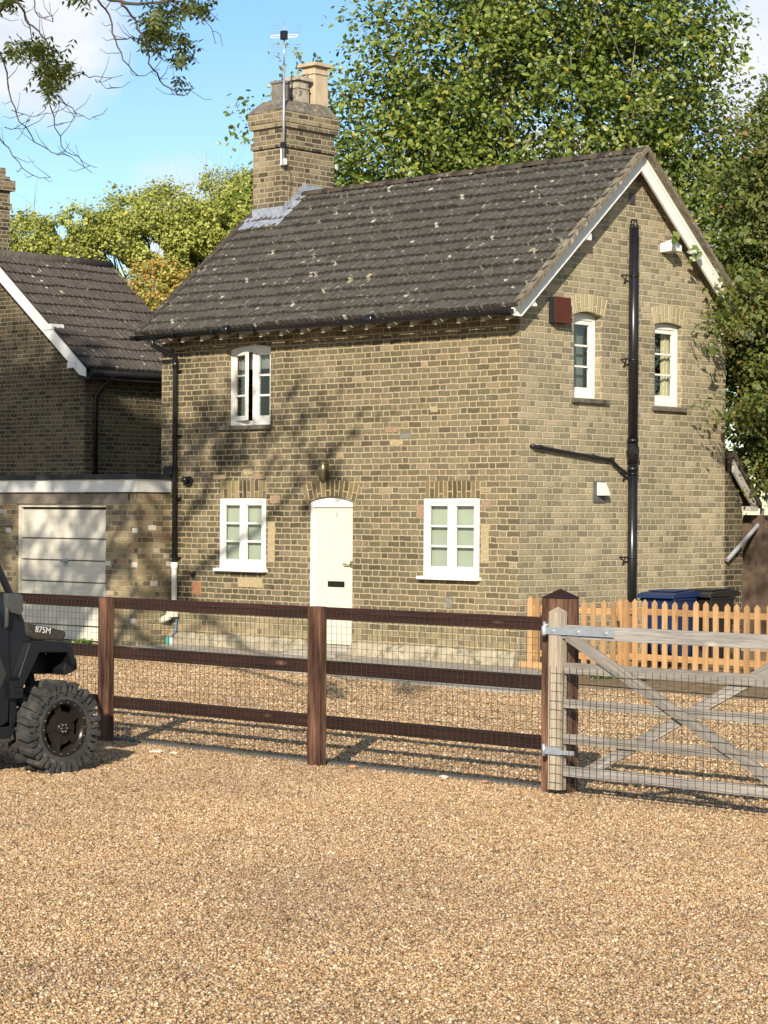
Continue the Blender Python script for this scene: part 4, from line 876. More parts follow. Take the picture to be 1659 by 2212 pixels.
brace2((8.80, 1.135), (10.55, .235), GY + .014); brace2((8.92, .235), (10.62, 1.14), GY + .061); brace2((10.62, 1.135), (12.1, .235), GY + .014)
mesh_wire(8.665, GX1 - .1, GY - .006, .10, .93, .056, .060, .0017, gt, .004)
hs_ = MB().box((8.625, GY - .009, 1.137), (9.19, GY - .001, 1.186)); hs_.tube([(8.612, GY - .006, 1.132), (8.612, GY - .006, 1.19)], .017, 10)
for x in (8.69, 8.90, 9.13): hs_.tube([(x, GY - .008, 1.162), (x, GY - .018, 1.162)], .012, 8)
hs_.build('hinge_strap', M['steel'], gt, bevel=.002)
hs_ = MB().tube([(8.612, GY, 1.125), (8.612, GY, 1.22)], .010, 8).tube([(8.612, GY, 1.195), (8.612, GY + .09, 1.195)], .012, 8).box((8.60, FY - .022, 1.2), (8.625, FY - .0105, 1.27)); hs_.build('hinge_pin', M['steel'], gt)
mb = MB().box((8.63, GY - .008, .345), (8.76, GY - .001, .395)).box((8.746, GY - .006, .35), (8.86, GY + .012, .378)).tube([(8.612, GY - .0, .33), (8.612, GY, .41)], .014, 8).tube([(8.612, GY, .37), (8.612, GY + .09, .37)], .012, 8); mb.build('lower_hinge', M['steel'], gt)
gt.location = Lw(8.808, -10.08, .1)

# ------------------------------------------------------------------ picket fence
pf = thing('picket_fence', 'orange pine picket fence in front of the bins', 'fence', (1.5, .1, 0))
def picket(x, y, z0, z1, w=.072, t=.018, lean=0.0):
    m_ = MB(); h = w / 2; zc = z1 - .04; dl = lean
    m_.hexa([(x - h, y, z0), (x + h, y, z0), (x + h, y + t, z0), (x - h, y + t, z0), (x - h + dl, y, zc), (x + h + dl, y, zc), (x + h + dl, y + t, zc), (x - h + dl, y + t, zc)], wood=True)
    P = [(x - h + dl, y, zc), (x + h + dl, y, zc), (x + dl, y, z1)]; Q = [(p[0], y + t, p[2]) for p in P]
    m_.face(P); m_.face(Q[::-1]); m_.face([P[1], Q[1], Q[2], P[2]]); m_.face([P[0], P[2], Q[2], Q[0]])
    return m_.build('picket', M['picket'], pf)
yA = -.06
for x in (.245, .365): picket(x, yA, .02, .915)
for x in (.50, .65, .79, .935, 1.085, 1.235, 1.385, 1.53): picket(x + random.uniform(-.008, .008), yA, .11, .888 + random.uniform(-.012, .012), lean=random.uniform(-.008, .008))
yB = .30
for i, x in enumerate((1.36, 1.47, 1.59, 1.735, 1.885, 2.03, 2.18, 2.325, 2.475, 2.625, 2.775, 2.92, 3.065, 3.21, 3.36, 3.51, 3.66, 3.81, 3.96, 4.11)):
    picket(x + random.uniform(-.008, .008), yB, .09, .90 + random.uniform(-.012, .012), lean=random.uniform(-.010, .010))
for (a, b_, y) in ((.2, 1.58, yA), (1.33, 4.2, yB)):
    for z in (.72, .17): MB().box((a, y + .019, z), (b_, y + .055, z + .075), wood=True).build('rail', M['picket'], pf)
MB().box((.22, yA + .02, 0), (.32, yA + .09, .88), wood=True).build('post', M['picket'], pf)
MB().box((1.40, yB + .02, 0), (1.49, yB + .10, .86), wood=True).build('post', M['picket'], pf)
MB().box((4.12, yB + .02, 0), (4.2, yB + .10, .86), wood=True).build('post', M['picket'], pf)
MB().box((.10, yA - .03, .0), (.62, yA - .002, .10), wood=True).build('gravel_board', M['picket'], pf)
MB().box((1.30, yB - .03, .0), (4.3, yB - .002, .085), wood=True).build('gravel_board', M['picket'], pf)

# ------------------------------------------------------------------ wheelie bins
def wbin(x, y, mat, label, rz, logo):
    b = thing('wheelie_bin', label, 'bin', (x, y, 0), 'wheelie bins beside the gable wall', rz)
    B = Vector((x, y, 0))
    def L(p): return (p[0] + B.x, p[1] + B.y, p[2])
    m_ = MB(); m_.hexa([L(p) for p in [(-.21, -.22, .06), (.21, -.22, .06), (.21, .2, .06), (-.21, .2, .06), (-.24, -.30, .86), (.24, -.30, .86), (.24, .26, .86), (-.24, .26, .86)]])
    m_.box(L((-.255, -.315, .84)), L((.255, .28, .875))); m_.build('body', mat, b, bevel=.02)
    l = MB(); prof = [(-.38, .878), (.33, .885), (.33, .945), (.2, .965), (-.25, .945), (-.36, .915)]
    l.prism([(B.y + p[0], p[1]) for p in prof], 'x', B.x - .265, B.x + .265)
    l.prism([(B.y + p[0], p[1]) for p in [(-.2, .955), (.22, .968), (.2, .98), (-.18, .97)]], 'x', B.x - .20, B.x + .20)
    l.tube([L((-.26, .36, .92)), L((.26, .36, .92))], .018, 8); l.build('lid', mat, b, bevel=.012)
    for s_ in (-1, 1): MB().tube([L((s_ * .27, .24, .10)), L((s_ * .32, .24, .10))], .10, 16).build('wheel', M['rubber'], b)
    return b
wbin(1.08, 1.70, M['bin_blue'], 'dark blue wheelie bin behind the pickets', .12, 0)
wbin(1.17, 2.42, M['bin_black'], 'black wheelie bin to the right of the blue bin', .05, 0)

# back garden fence of dark boards
bf = thing('board_fence', 'tall dark timber board fence right of the lean-to', 'fence', (1.5, 5.2, 0))
mb = MB(); x = -.2
while x < 6: mb.box((x, 5.2, .15), (x + .115, 5.2 + random.choice((.012, .022)), 1.93)); x += .12
mb.build('boards', M['fence_board'], bf); MB().box((-.2, 5.18, .0), (6, 5.26, .149)).build('gravel_board', M['concrete'], bf)
for z in (.5, 1.4): MB().box((-.2, 5.223, z), (6, 5.26, z + .07)).build('rail', M['fence_board'], bf)

# pale house far behind on the right
fh = thing('distant_house', 'pale rendered house glimpsed through the foliage on the right', 'house', (6, 24, 0))
mb = MB(); mb.box((2, 24, 0), (13, 30, 5.2)); mb.build('wall', M['far_render'], fh)
mb = MB(); mb.prism([(23.6, 5.2), (30.4, 5.2), (27, 8.0)], 'x', 1.7, 13.3); mb.build('roof', M['tile_left'], fh)
for x in (3.0, 5.5, 8.0):
    for z in (.9, 3.3):
        wf = MB().box((x, 23.95, z), (x + 1.1, 24.0, z + 1.2)).build('window', M['white'], fh); MB().box((x + .08, 23.93, z + .08), (x + 1.02, 23.949, z + 1.12)).build('pane', M['black_plastic'], wf)

# ------------------------------------------------------------------ utility vehicle
VX = 5.43; WZ = .393; WY = -11.62
ve = thing('utility_vehicle', 'black off-road utility vehicle with chunky tyres and camouflage bonnet marked 875M, nose towards the fence', 'utility vehicle', (4.8, -12.6, .08))
def sidep(name, poly, xa, xb, mat, par=ve, bev=.008): return MB().prism(poly, 'x', xa, xb).build(name, mat, par, bevel=bev)
W2 = 4.15   # far side of the body
dr = sidep('door', [(-13.05, .43), (-12.10, .43), (-12.035, .46), (-12.015, .74), (-12.04, 1.13), (-12.16, 1.30), (-13.05, 1.30)], VX, VX - .05, M['veh_body'])
sidep('door_window', [(-13.0, 1.32), (-12.17, 1.32), (-12.42, 1.82), (-13.0, 1.86)], VX - .01, VX - .02, M['glass'], dr, 0)
sidep('door', [(-13.05, .43), (-12.03, .43), (-12.04, 1.13), (-12.16, 1.30), (-13.05, 1.30)], W2, W2 + .05, M['veh_body'])
mb = MB(); mb.prism([(-12.10, .70), (-12.06, .80), (-12.12, .93), (-12.3, 1.0), (-12.6, .95), (-12.6, .7)], 'x', VX + .001, VX + .006); mb.build('lower_window', simple('smoked', (.03, .03, .032), .1, spec=.8), dr)
mb = MB(); mb.prism([(-12.035, .62), (-11.935, .62), (-11.93, .745), (-12.04, .745)], 'x', VX + .002, VX + .04)
for z in (.66, .70): mb.box((VX + .04, -12.02, z), (VX + .048, -11.95, z + .012))
mb.build('hinge', M['veh_body'], dr, bevel=.006)
sidep('side_panel', [(-12.01, .46), (-11.985, .38), (-11.95, .45), (-11.94, .66), (-11.82, .93), (-11.80, 1.0), (-11.885, 1.14), (-12.0, 1.34), (-12.03, 1.13), (-12.005, .74)], VX - .02, W2 + .02, M['veh_body'])
sidep('sill', [(-13.3, .33), (-12.0, .34), (-11.96, .40), (-12.0, .425), (-13.3, .425)], VX - .01, W2 + .01, M['veh_black'])
fl = [(-11.885, 1.01), (-11.82, 1.02), (-11.56, 1.0), (-11.51, .965), (-11.465, .84), (-11.50, .83), (-11.545, .925), (-11.80, .935), (-11.945, .69), (-11.985, .77)]
sidep('mudguard', fl, VX + .05, VX - .22, M['veh_black']); sidep('mudguard', fl, W2 - .05, W2 + .22, M['veh_black'])
sidep('bonnet', [(-11.885, 1.145), (-11.70, 1.115), (-11.53, 1.075), (-11.515, 1.055), (-11.54, 1.002), (-11.80, 1.022), (-11.87, 1.05)], VX + .0, W2 + .0, M['camo'], bev=.015)
text('875M', .062, (VX + .0035, -11.735, 1.088), RT_G @ Matrix.Rotation(R(-8), 4, 'Z'), simple('pale_letters', (.62, .60, .55), .5), ve, 'lettering', .001)
sidep('front_body', [(-11.80, .95), (-11.55, .94), (-11.50, .85), (-11.42, .86), (-11.425, .79), (-11.52, .755), (-11.80, .77)], VX - .22, W2 + .22, M['veh_black'])
mb = MB(); mb.prism([(-11.485, .895), (-11.41, .875), (-11.40, .80), (-11.425, .782), (-11.52, .756), (-11.53, .80)], 'x', VX - .02, W2 + .02); mb.build('bumper', M['veh_black'], ve, bevel=.012)
sidep('headlight', [(-11.53, 1.0), (-11.50, .93), (-11.49, .90), (-11.54, .91)], VX - .06, VX - .3, simple('headlamp', (.3, .3, .3), .1), bev=.005)
sidep('headlight', [(-11.53, 1.0), (-11.50, .93), (-11.49, .90), (-11.54, .91)], W2 + .06, W2 + .3, simple('headlamp2', (.3, .3, .3), .1), bev=.005)
mb = MB()
for xx in (VX - .05, W2 + .05):
    mb.tube([(xx, -11.80, .95), (xx, -11.99, 1.35), (xx, -12.13, 1.60), (xx, -12.38, 1.93), (xx, -12.6, 1.98), (xx, -13.4, 1.97), (xx, -13.75, 1.2)], .026, 8)
mb.tube([(VX - .05, -12.4, 1.94), (W2 + .05, -12.4, 1.94)], .026, 8).tube([(VX - .05, -13.4, 1.97), (W2 + .05, -13.4, 1.97)], .026, 8); mb.build('roll_cage', M['veh_black'], ve)
sidep('roof', [(-13.5, 1.98), (-12.35, 1.97), (-12.3, 1.94), (-12.4, 2.03), (-13.5, 2.04)], VX - .0, W2 + .0, M['veh_black'])
mb = MB(); mb.hexa([(VX - .06, -11.97, 1.33), (W2 + .06, -11.97, 1.33), (W2 + .06, -11.955, 1.33), (VX - .06, -11.955, 1.33), (VX - .06, -12.36, 1.92), (W2 + .06, -12.36, 1.92), (W2 + .06, -12.345, 1.92), (VX - .06, -12.345, 1.92)]); mb.build('windscreen', M['glass'], ve)
MB().prism([(-12.03, 1.22), (-11.985, 1.24), (-11.97, 1.58), (-12.0, 1.60), (-12.025, 1.55)], 'x', VX - .45, VX - .46).build('wiper_panel', M['veh_body'], ve)
MB().tube([(VX - .8, -11.93, 1.10), (VX - .8, -11.93, 1.48)], .018, 8).tube([(VX - .83, -11.93, 1.42), (VX - .70, -11.98, 1.43)], .022, 8).build('aerial_stub', M['veh_black'], ve)
mi = MB(); rm = [(-12.10, 1.36), (-12.0, 1.355), (-11.965, 1.34), (-11.962, 1.235), (-11.985, 1.205), (-12.06, 1.225), (-12.095, 1.27)]
mi.prism(rm, 'x', VX + .07, VX + .02); mi.tube([(VX + .04, -12.08, 1.27), (VX + .02, -12.07, 1.13), (VX, -12.06, 1.12)], .016, 8); mio = mi.build('mirror', simple('mirror_grey', (.06, .062, .06), .3, spec=.6), ve, bevel=.012)
mb = MB(); mb.prism([(-14.3, .5), (-13.1, .45), (-13.1, 1.1), (-14.4, 1.15)], 'x', VX - .0, W2 + .0); mb.build('load_bed', M['veh_body'], ve, bevel=.02)
for xx in (4.5, 5.0): 
    mb = MB(); mb.box((xx - .2, -13.0, .8), (xx + .2, -12.6, .92)); mb.hexa([(xx - .2, -13.1, .9), (xx + .2, -13.1, .9), (xx + .2, -13.0, .9), (xx - .2, -13.0, .9), (xx - .2, -13.2, 1.5), (xx + .2, -13.2, 1.5), (xx + .2, -13.1, 1.5), (xx - .2, -13.1, 1.5)]); mb.build('seat', M['black_matt'], ve, bevel=.03)
MB().tube([(W2 + .2, WY, WZ), (VX - .1, WY, WZ)], .035, 8).tube([(VX - .2, WY - .0, .45), (VX - .32, WY - .02, .85)], .04, 10).tube([(W2 + .2, WY, .45), (W2 + .32, WY - .02, .85)], .04, 10).box((W2 + .3, -14.0, .36), (VX - .3, -11.6, .50)).build('suspension', M['black_matt'], ve)
def wheel(xo, s, wy):
    r = .318; wd = .225
    t = MB(); prof = [(0, .205), (0.012, .235), (.0, .26), (.03, .300), (.07, .306), (wd - .07, .306), (wd - .03, .300), (wd, .26), (wd - .012, .235), (wd, .205), (wd, .19), (0, .19)]; n = 40
    for k in range(n):
        a0, a1 = 2 * math.pi * k / n, 2 * math.pi * (k + 1) / n
        for i in range(len(prof)):
            p, q_ = prof[i], prof[(i + 1) % len(prof)]
            f = lambda pr, a_: (xo - s * pr[0], wy + pr[1] * math.cos(a_), WZ + pr[1] * math.sin(a_))
            t.face([f(p, a0), f(q_, a0), f(q_, a1), f(p, a1)], None, 0, True)
    nl = 18
    for k in range(nl):
        for side in (0, 1):
            a_ = 2 * math.pi * (k + side * .5) / nl
            Mx = Matrix.Translation((xo, wy, WZ)) @ Matrix.Rotation(a_, 4, 'X')
            def lug(x0, x1, r0, r1, w0, w1, sk):
                c = []
                for (rr, ww) in ((r0, w0), (r1, w1)):
                    for (x_, y_) in ((x0, -ww + 0), (x1, -ww + sk), (x1, ww + sk), (x0, ww)):
                        c.append(Mx @ Vector((-s * x_, y_, rr)))
                t.hexa(c)
            if side == 0:
                lug(-.006, .115, .296, .336, .024, .019, .022); lug(-.010, .03, .255, .330, .018, .013, .0); lug(-.008, .012, .235, .262, .010, .007, .02)
            else:
                lug(.135, wd + .006, .296, .336, .024, .019, -.022); lug(wd - .03, wd + .010, .25, .330, .018, .013, .0); lug(-.008, .02, .262, .315, .013, .009, .012)
    wo_ = MB().tube([(xo - s * .03, wy, WZ), (xo - s * (wd - .03), wy, WZ)], .12, 16).build('wheel', M['rim'], ve)
    t.build('tyre', M['rubber'], wo_)
    rm_ = MB(); n = 32
    for k in range(n):
        a0, a1 = 2 * math.pi * k / n, 2 * math.pi * (k + 1) / n
        for (p, q_) in (((.0, .205), (-.006, .195)), ((-.006, .195), (-.004, .172)), ((-.004, .172), (.06, .160)), ((.06, .160), (.12, .155)), ((.12, .155), (.12, .02))):
            f = lambda pr, a_: (xo - s * pr[0], wy + pr[1] * math.cos(a_), WZ + pr[1] * math.sin(a_))
            rm_.face([f(p, a0), f(q_, a0), f(q_, a1), f(p, a1)], None, 0, True)
    for k in range(5):
        for dd in (-.17, .17):
            a_ = 2 * math.pi * k / 5 + .3; Mx = Matrix.Translation((xo - s * .03, wy, WZ)) @ Matrix.Rotation(a_ + dd * .6, 4, 'X')
            c = [Mx @ Vector(p) for p in [(-s * .0, -.014, .03), (-s * .035, -.014, .03), (-s * .035, .014, .03), (-s * .0, .014, .03), (s * .012, -.016, .17), (-s * .03, -.016, .17), (-s * .03, .016, .17), (s * .012, .016, .17)]]
            rm_.hexa(c)
    rm_.tube([(xo - s * .05, wy, WZ), (xo - s * .005, wy, WZ)], .042, 14)
    rm_.build('rim', M['rim'], wo_)
    bo = MB()
    for k in range(18):
        a_ = 2 * math.pi * k / 18; bo.tube([(xo + s * .004, wy + .184 * math.cos(a_), WZ + .184 * math.sin(a_)), (xo + s * .012, wy + .184 * math.cos(a_), WZ + .184 * math.sin(a_))], .0065, 6)
    for k in range(6):
        a_ = 2 * math.pi * k / 6; bo.tube([(xo - s * .005, wy + .026 * math.cos(a_), WZ + .026 * math.sin(a_)), (xo + s * .008, wy + .026 * math.cos(a_), WZ + .026 * math.sin(a_))], .008, 6)
    bo.build('bolts', M['chrome'], wo_)
wheel(5.53, 1, WY); wheel(W2 - .10, -1, WY); wheel(5.53, 1, -13.75); wheel(W2 - .10, -1, -13.75)

# ------------------------------------------------------------------ trees
LEAF4 = ([(-.5, 0, 0), (-.12, -.36, .08), (.5, 0, -.04), (-.12, .36, .08)], [(0, 1, 2, 3)])
LEAF6 = ([(-.5, 0, 0), (-.18, -.30, .09), (.22, -.24, .07), (.5, 0, -.06), (.22, .24, .07), (-.18, .30, .09), (0, 0, 0)], [(0, 1, 2, 6), (6, 2, 3, 4), (0, 6, 4, 5)])
LEAFN = ([(-.5, 0, 0), (-.1, -.15, .03), (.5, 0, -.03), (-.1, .15, .03)], [(0, 1, 2, 3)])
def leaf_quats(n, up=0.6, out=None, spread=1.0):
    nrm = rng.normal(size=(n, 3)) * spread; nrm[:, 2] = np.abs(nrm[:, 2]) * .6 + up; nrm[:, 1] -= .35
    if out is not None: nrm += out
    nrm /= np.linalg.norm(nrm, axis=1)[:, None]
    z = np.array([0, 0, 1.0]); ax = np.cross(np.repeat(z[None], n, 0), nrm); d = nrm[:, 2]
    q = np.concatenate([(1 + d)[:, None], ax], 1); q /= np.linalg.norm(q, axis=1)[:, None] + 1e-9
    th = rng.uniform(0, 2 * np.pi, n) / 2; s, c = np.sin(th), np.cos(th)
    w, x, y, zz = q.T
    return np.stack([w * c - zz * s, x * c + y * s, y * c - x * s, w * s + zz * c], 1)
def blob_points(blobs, n_clump, clump_r, per, shell=0.35):
    """leaf positions: clumps spread through ellipsoids, leaves around each clump"""
    vol = np.array([b_[3] * b_[4] * b_[5] for b_ in blobs]); vol = vol / vol.sum(); cs = []; outs = []
    for b_, v in zip(blobs, vol):
        k = max(3, int(n_clump * v)); u = rng.normal(size=(k, 3)); u /= np.linalg.norm(u, axis=1)[:, None]
        r = rng.uniform(shell, 1, k) ** (1 / 2.2)
        wob = 1 + .20 * np.sin(u[:, 0] * 7 + b_[0]) * np.cos(u[:, 2] * 6 + b_[1]) + rng.normal(0, .06, k)
        cs.append(np.array(b_[:3]) + u * (r * wob)[:, None] * np.array(b_[3:6])); outs.append(u)
    C_ = np.concatenate(cs); O = np.concatenate(outs); n = len(C_) * per
    idx = np.repeat(np.arange(len(C_)), per); off = rng.normal(size=(n, 3)) * clump_r * np.array([1, 1, .55]); off[:, 2] -= .25 * (off[:, 0] ** 2 + off[:, 1] ** 2) ** .5
    return C_[idx] + off, O[idx], np.repeat(rng.normal(0, .13, len(C_)), per)
def limbs(mb, base, top_pts, r0, kids=3, seed=0):
    rd = random.Random(seed); base = Vector(base)
    for tp in top_pts:
        tp = Vector(tp); L = (tp - base).length; n = 6; pts = []; rr = []
        for i in range(n + 1):
            f = i / n; p = base.lerp(tp, f) + Vector((rd.uniform(-1, 1), rd.uniform(-1, 1), rd.uniform(-.5, .8))) * L * .035 * (0 < i < n); pts.append(p); rr.append(r0 * (1 - .85 * f))
        mb.tube(pts, rr, 7)
        for k in range(kids):
            i = rd.randint(2, n - 1); d = (pts[i + 1] - pts[i]).normalized(); dv = (d + Vector((rd.uniform(-1, 1), rd.uniform(-1, 1), rd.uniform(-.3, .8))) * .9).normalized(); l2 = L * rd.uniform(.18, .4)
            q = [pts[i] + dv * l2 * t + Vector((0, 0, .06 * l2 * math.sin(t * 3))) for t in (0, .35, .7, 1)]; ra = rr[i] * .55; mb.tube(q, [ra, ra * .7, ra * .45, ra * .15], 5)
            for kk in range(2):
                d3 = (dv + Vector((rd.uniform(-1, 1), rd.uniform(-1, 1), rd.uniform(-.5, .8)))).normalized(); q0 = q[rd.randint(1, 2)]
                mb.tube([q0, q0 + d3 * l2 * .3, q0 + d3 * l2 * .55 + Vector((0, 0, -.02))], [ra * .4, ra * .25, ra * .08], 4)
def mktree(name, label, cat, base, blobs, n_clump, clump_r, per, size, leaf, mat, bark, trunk_r, nl=8, up=.6, group=None, svar=.3, holes=None, shell=.35, kids=4, fork=.35, spread=1.0):
    t = bpy.data.objects.new(name, None); COL.objects.link(t); t.location = base; tag(t, label, cat, group)
    P, O, cv = blob_points(blobs, n_clump, clump_r, per, shell)
    if holes is not None:
        k = holes(P); P, O, cv = P[k], O[k], cv[k]
    n = len(P); s = size * np.exp(rng.normal(0, svar, n)); rnd = np.clip(rng.beta(2.2, 2.4, n) + cv, 0, .985); sp = rng.uniform(size=n) > (.994 if 'thorn' in name else .988); rnd[sp] = 1.0; s[sp] *= (.6 if 'thorn' in name else 1.0)
    o_ = scatter_shapes(P - np.array(base), s, rnd, leaf[0], leaf[1], 'crown', mat, normals=leaf_quats(n, up, O * .5, spread)); o_.parent = t
    mbt = MB(); ftop = Vector(base).lerp(Vector(blobs[0][:3]), fork)
    mbt.tube([Vector(base) + Vector((0, 0, -.1)), Vector(base).lerp(ftop, .5) + Vector((.05, 0, 0)), ftop], [trunk_r * 1.25, trunk_r, trunk_r * .85], 10)
    tops = []
    rd = random.Random(len(blobs) * 7 + int(base[0] * 10))
    bbs = [q for q in blobs if q[3] > .55] or blobs
    for k in range(nl):
        bb = bbs[k % len(bbs)]; tops.append((bb[0] + rd.uniform(-.7, .7) * bb[3], bb[1] + rd.uniform(-.7, .7) * bb[4], bb[2] + rd.uniform(-.4, .35) * bb[5]))
    limbs(mbt, ftop, tops, trunk_r * .5, kids, nl)
    mbt.v = [tuple(Vector(v) - Vector(base)) for v in mbt.v]; mo = mbt.build('trunk', bark); mo.parent = t
    return t
def bl(px, py, Y, r, ry=None, rz=None): # helper: blob from bearing tangent / height at distance Y
    return (px * Y, Y, 1.94 + py * Y, r, ry or r, rz or r)
def bough_gaps(P):
    x, y, z = P.T
    g = np.sin(x * 2.9 + 1.5 * np.sin(z * 1.7 + y)) * np.sin(z * 3.3 + 1.2 * np.sin(x * 2.1)) * np.sin(y * 2.6 + x * .7)
    return (g < .42 + rng.normal(0, .10, len(P)))
# big broad-leaved tree behind the cottage
bigblobs = [(2.9, 40.5, 8.2, 3.4, 2.6, 3.0), (0.3, 40, 7.6, 2.4, 2.0, 2.0), (-1.1, 39.6, 7.2, 1.15, 1.2, 1.5), (1.0, 39.8, 9.9, 1.9, 1.8, 1.7), (3.2, 40.5, 11.6, 3.0, 2.4, 1.9), (4.7, 40, 10.0, 1.35, 1.8, 2.0), (5.6, 40.5, 7.0, 2.2, 2.0, 2.4), (2.0, 39.0, 6.6, 2.6, 1.5, 1.6), (4.3, 39.0, 5.8, 2.4, 1.6, 1.8), (-.3, 39.5, 5.5, 2.2, 1.6, 1.5), (-2.33, 39.4, 7.3, .26, .3, .45), (-2.3, 39.4, 8.9, .26, .3, .2), (-2.42, 39.4, 8.55, .15, .2, .15), (-1.75, 39.4, 9.35, .4, .3, .2), (-1.5, 39.5, 9.9, .4, .4, .4)]
mktree('broadleaf_tree', 'large dark green broad-leaved tree towering behind the cottage roof', 'tree', (2.8, 41, 0), bigblobs, 9000, .20, 14, .098, LEAF6, M['leaf_big'], M['bark'], .32, nl=16, up=.35, kids=6, shell=.2, svar=.2, holes=bough_gaps)
# lighter trees further back on the left
def far_gaps(P):
    g = np.sin(P[:, 0] * 3.1 + 1.3 * np.sin(P[:, 2] * 2.3)) * np.sin(P[:, 2] * 3.7 + 1.1 * np.sin(P[:, 0] * 1.9)) + .25 * np.sin(P[:, 0] * 9 + P[:, 2] * 7)
    lim = np.clip((P[:, 2] - 6.2) / 3.4, 0.02, 0.9)
    return g < lim + rng.normal(0, .08, len(P))
def far(label, base, blobs, n, sd_=0, name='distant_tree'):
    return mktree(name, label, 'tree', base, blobs, int(n * 3.0), .17, 26, .078, LEAF4, M['leaf_far'], M['bark'], .17, nl=13, up=.45, group='sunlit trees behind the cottages', kids=7, fork=.45, shell=.55, holes=far_gaps)
far('broad sunlit yellow-green tree above the left cottage ridge', (-5.8, 58, 0), [(-5.7, 58, 9.0, 1.7, 1.6, 1.2), (-6.9, 58, 8.8, 1.0, 1.2, .9), (-4.6, 58, 9.0, 1.3, 1.4, .8), (-7.3, 58, 7.5, .9, 1.1, .8), (-5.2, 58, 7.2, 1.2, 1.1, .8), (-6.2, 58, 6.3, .8, 1, .5)], 640)
far('small airy tree at far left beside the chimney', (-8.7, 57, 0), [(-8.9, 57, 8.6, .75, .8, .8), (-8.1, 57, 7.9, .7, .7, .9), (-9.3, 57, 7.3, .6, .6, .7), (-7.6, 57.2, 9.1, .6, .6, .5)], 260)
far('thin dark crowned tree in the middle of the gap between the roofs', (-4.0, 60, 0), [(-4.1, 60, 9.0, 1.3, 1.1, .9), (-3.3, 60, 8.5, 1.1, 1.0, 1.2), (-4.9, 60, 7.2, 1.0, .9, .9)], 420)
far('sunlit tree close to the left side of the chimney', (-2.4, 57, 0), [(-2.9, 57, 9.0, 1.3, 1.2, 1.4), (-2.4, 57, 7.3, 1.2, 1.1, 1.6), (-3.3, 57, 6.2, .7, .8, .9), (-1.6, 57, 8.8, 1.2, 1.0, 1.2)], 520)
far('pale treetop rising furthest away behind the others', (-5.1, 75, 0), [(-5.5, 75, 12.8, .6, .6, .5), (-4.7, 75, 12.5, .6, .6, .7), (-5.1, 75, 11.6, 1.1, 1, .9)], 160)
mktree('rowan_tree', 'low yellow-green rowan with orange berries in the gap between the roofs', 'tree', (-4.7, 50, 0), [(-5.0, 50, 6.55, .85, .8, 1.0), (-4.35, 50, 6.2, .75, .7, .95), (-4.8, 50, 4.9, 1.2, 1, 1), (-3.85, 50, 5.4, .7, .7, 1.0)], 1100, .12, 26, .075, LEAF4, M['leaf_rowan'], M['bark'], .1, nl=8, shell=.3, svar=.2)
mktree('background_tree', 'dark green tree at the right edge beyond the lean-to', 'tree', (8.4, 47, 0), [(8.7, 47, 7.4, 1.2, 1.5, 1.2), (7.8, 47, 4.4, 1.3, 1.3, 2.0), (8.9, 47, 6.0, 1.5, 1.5, 2)], 900, .24, 12, .13, LEAF4, M['leaf_big'], M['bark'], .2, nl=8)
# hawthorn by the gable
th = [(5.95, 32.6, 6.3, 1.2, 1.2, 1.5), (5.35, 32.6, 4.7, .85, .9, 1.3), (6.0, 32.3, 3.3, 1.0, .9, 1.2), (4.95, 31.2, 4.95, .42, .45, .5), (5.25, 31.3, 3.65, .42, .4, .75), (6.3, 32.0, 5.0, .9, .8, 1.4), (5.6, 32.8, 7.8, .3, .5, .5), (5.05, 30.7, 3.4, .30, .3, .25), (5.5, 31.7, 2.6, .40, .4, .5), (4.6, 30.6, 4.62, .20, .25, .40), (4.45, 30.5, 4.45, .12, .2, .45), (4.38, 30.4, 3.36, .24, .2, .13)]
mktree('hawthorn', 'straggly hawthorn with red berries overhanging the gable corner', 'tree', (6.4, 32.2, 0), th, 3000, .13, 28, .062, LEAF4, M['leaf_thorn'], M['bark_dark'], .06, nl=14, up=.4, kids=6, shell=.15, svar=.35)
# ash on the left, limbs reaching into the view
ab = [(-9.6, 18, 12.6, 3.2, 2.6, 2.4), (-8.4, 18, 12.8, 1.8, 2.0, 1.8), (-11.5, 18, 10.6, 2.2, 2.2, 2.0), (-7.6, 18, 11.0, 1.9, 2, 1.7), (-6.2, 18, 9.3, 1.2, 1.4, .9), (-7.2, 18, 8.0, 1.0, 1.3, .8), (-10.8, 18, 13.5, 1.8, 2, 1.6), (-11.0, 18, 15.2, 1.2, 1.2, 1.2), (-9.4, 18, 14.0, 1.4, 1.5, .9), (-7.4, 18, 12.6, 1.2, 1.5, 1.2), (-4.5, 18.3, 9.2, .9, .8, .6), (-3.5, 18.3, 8.6, .8, .5, .35), (-2.6, 18.3, 8.25, .75, .5, .26), (-2.9, 18.3, 8.9, .5, .4, .2), (-5.7, 18, 7.6, .7, .8, .5), (-8.8, 18, 8.8, 1.0, 1, .8)]
ash = mktree('ash_tree', 'ash tree leaning in from the left with hanging twigs against the sky', 'tree', (-9.6, 18.2, 0), ab, 2300, .26, 16, .15, LEAF4, M['leaf_ash'], M['bark_dark'], .3, nl=14, up=.3, kids=3, shell=.1)
def T(x, y, Y=14.0): # bearing in the far view plane -> point, for laying out the hanging limbs
    return Vector(((x - 829.5) / 4920 * Y, Y, 1.94 - (y - 1106) / 4920 * Y))
tw = MB(); ends = []
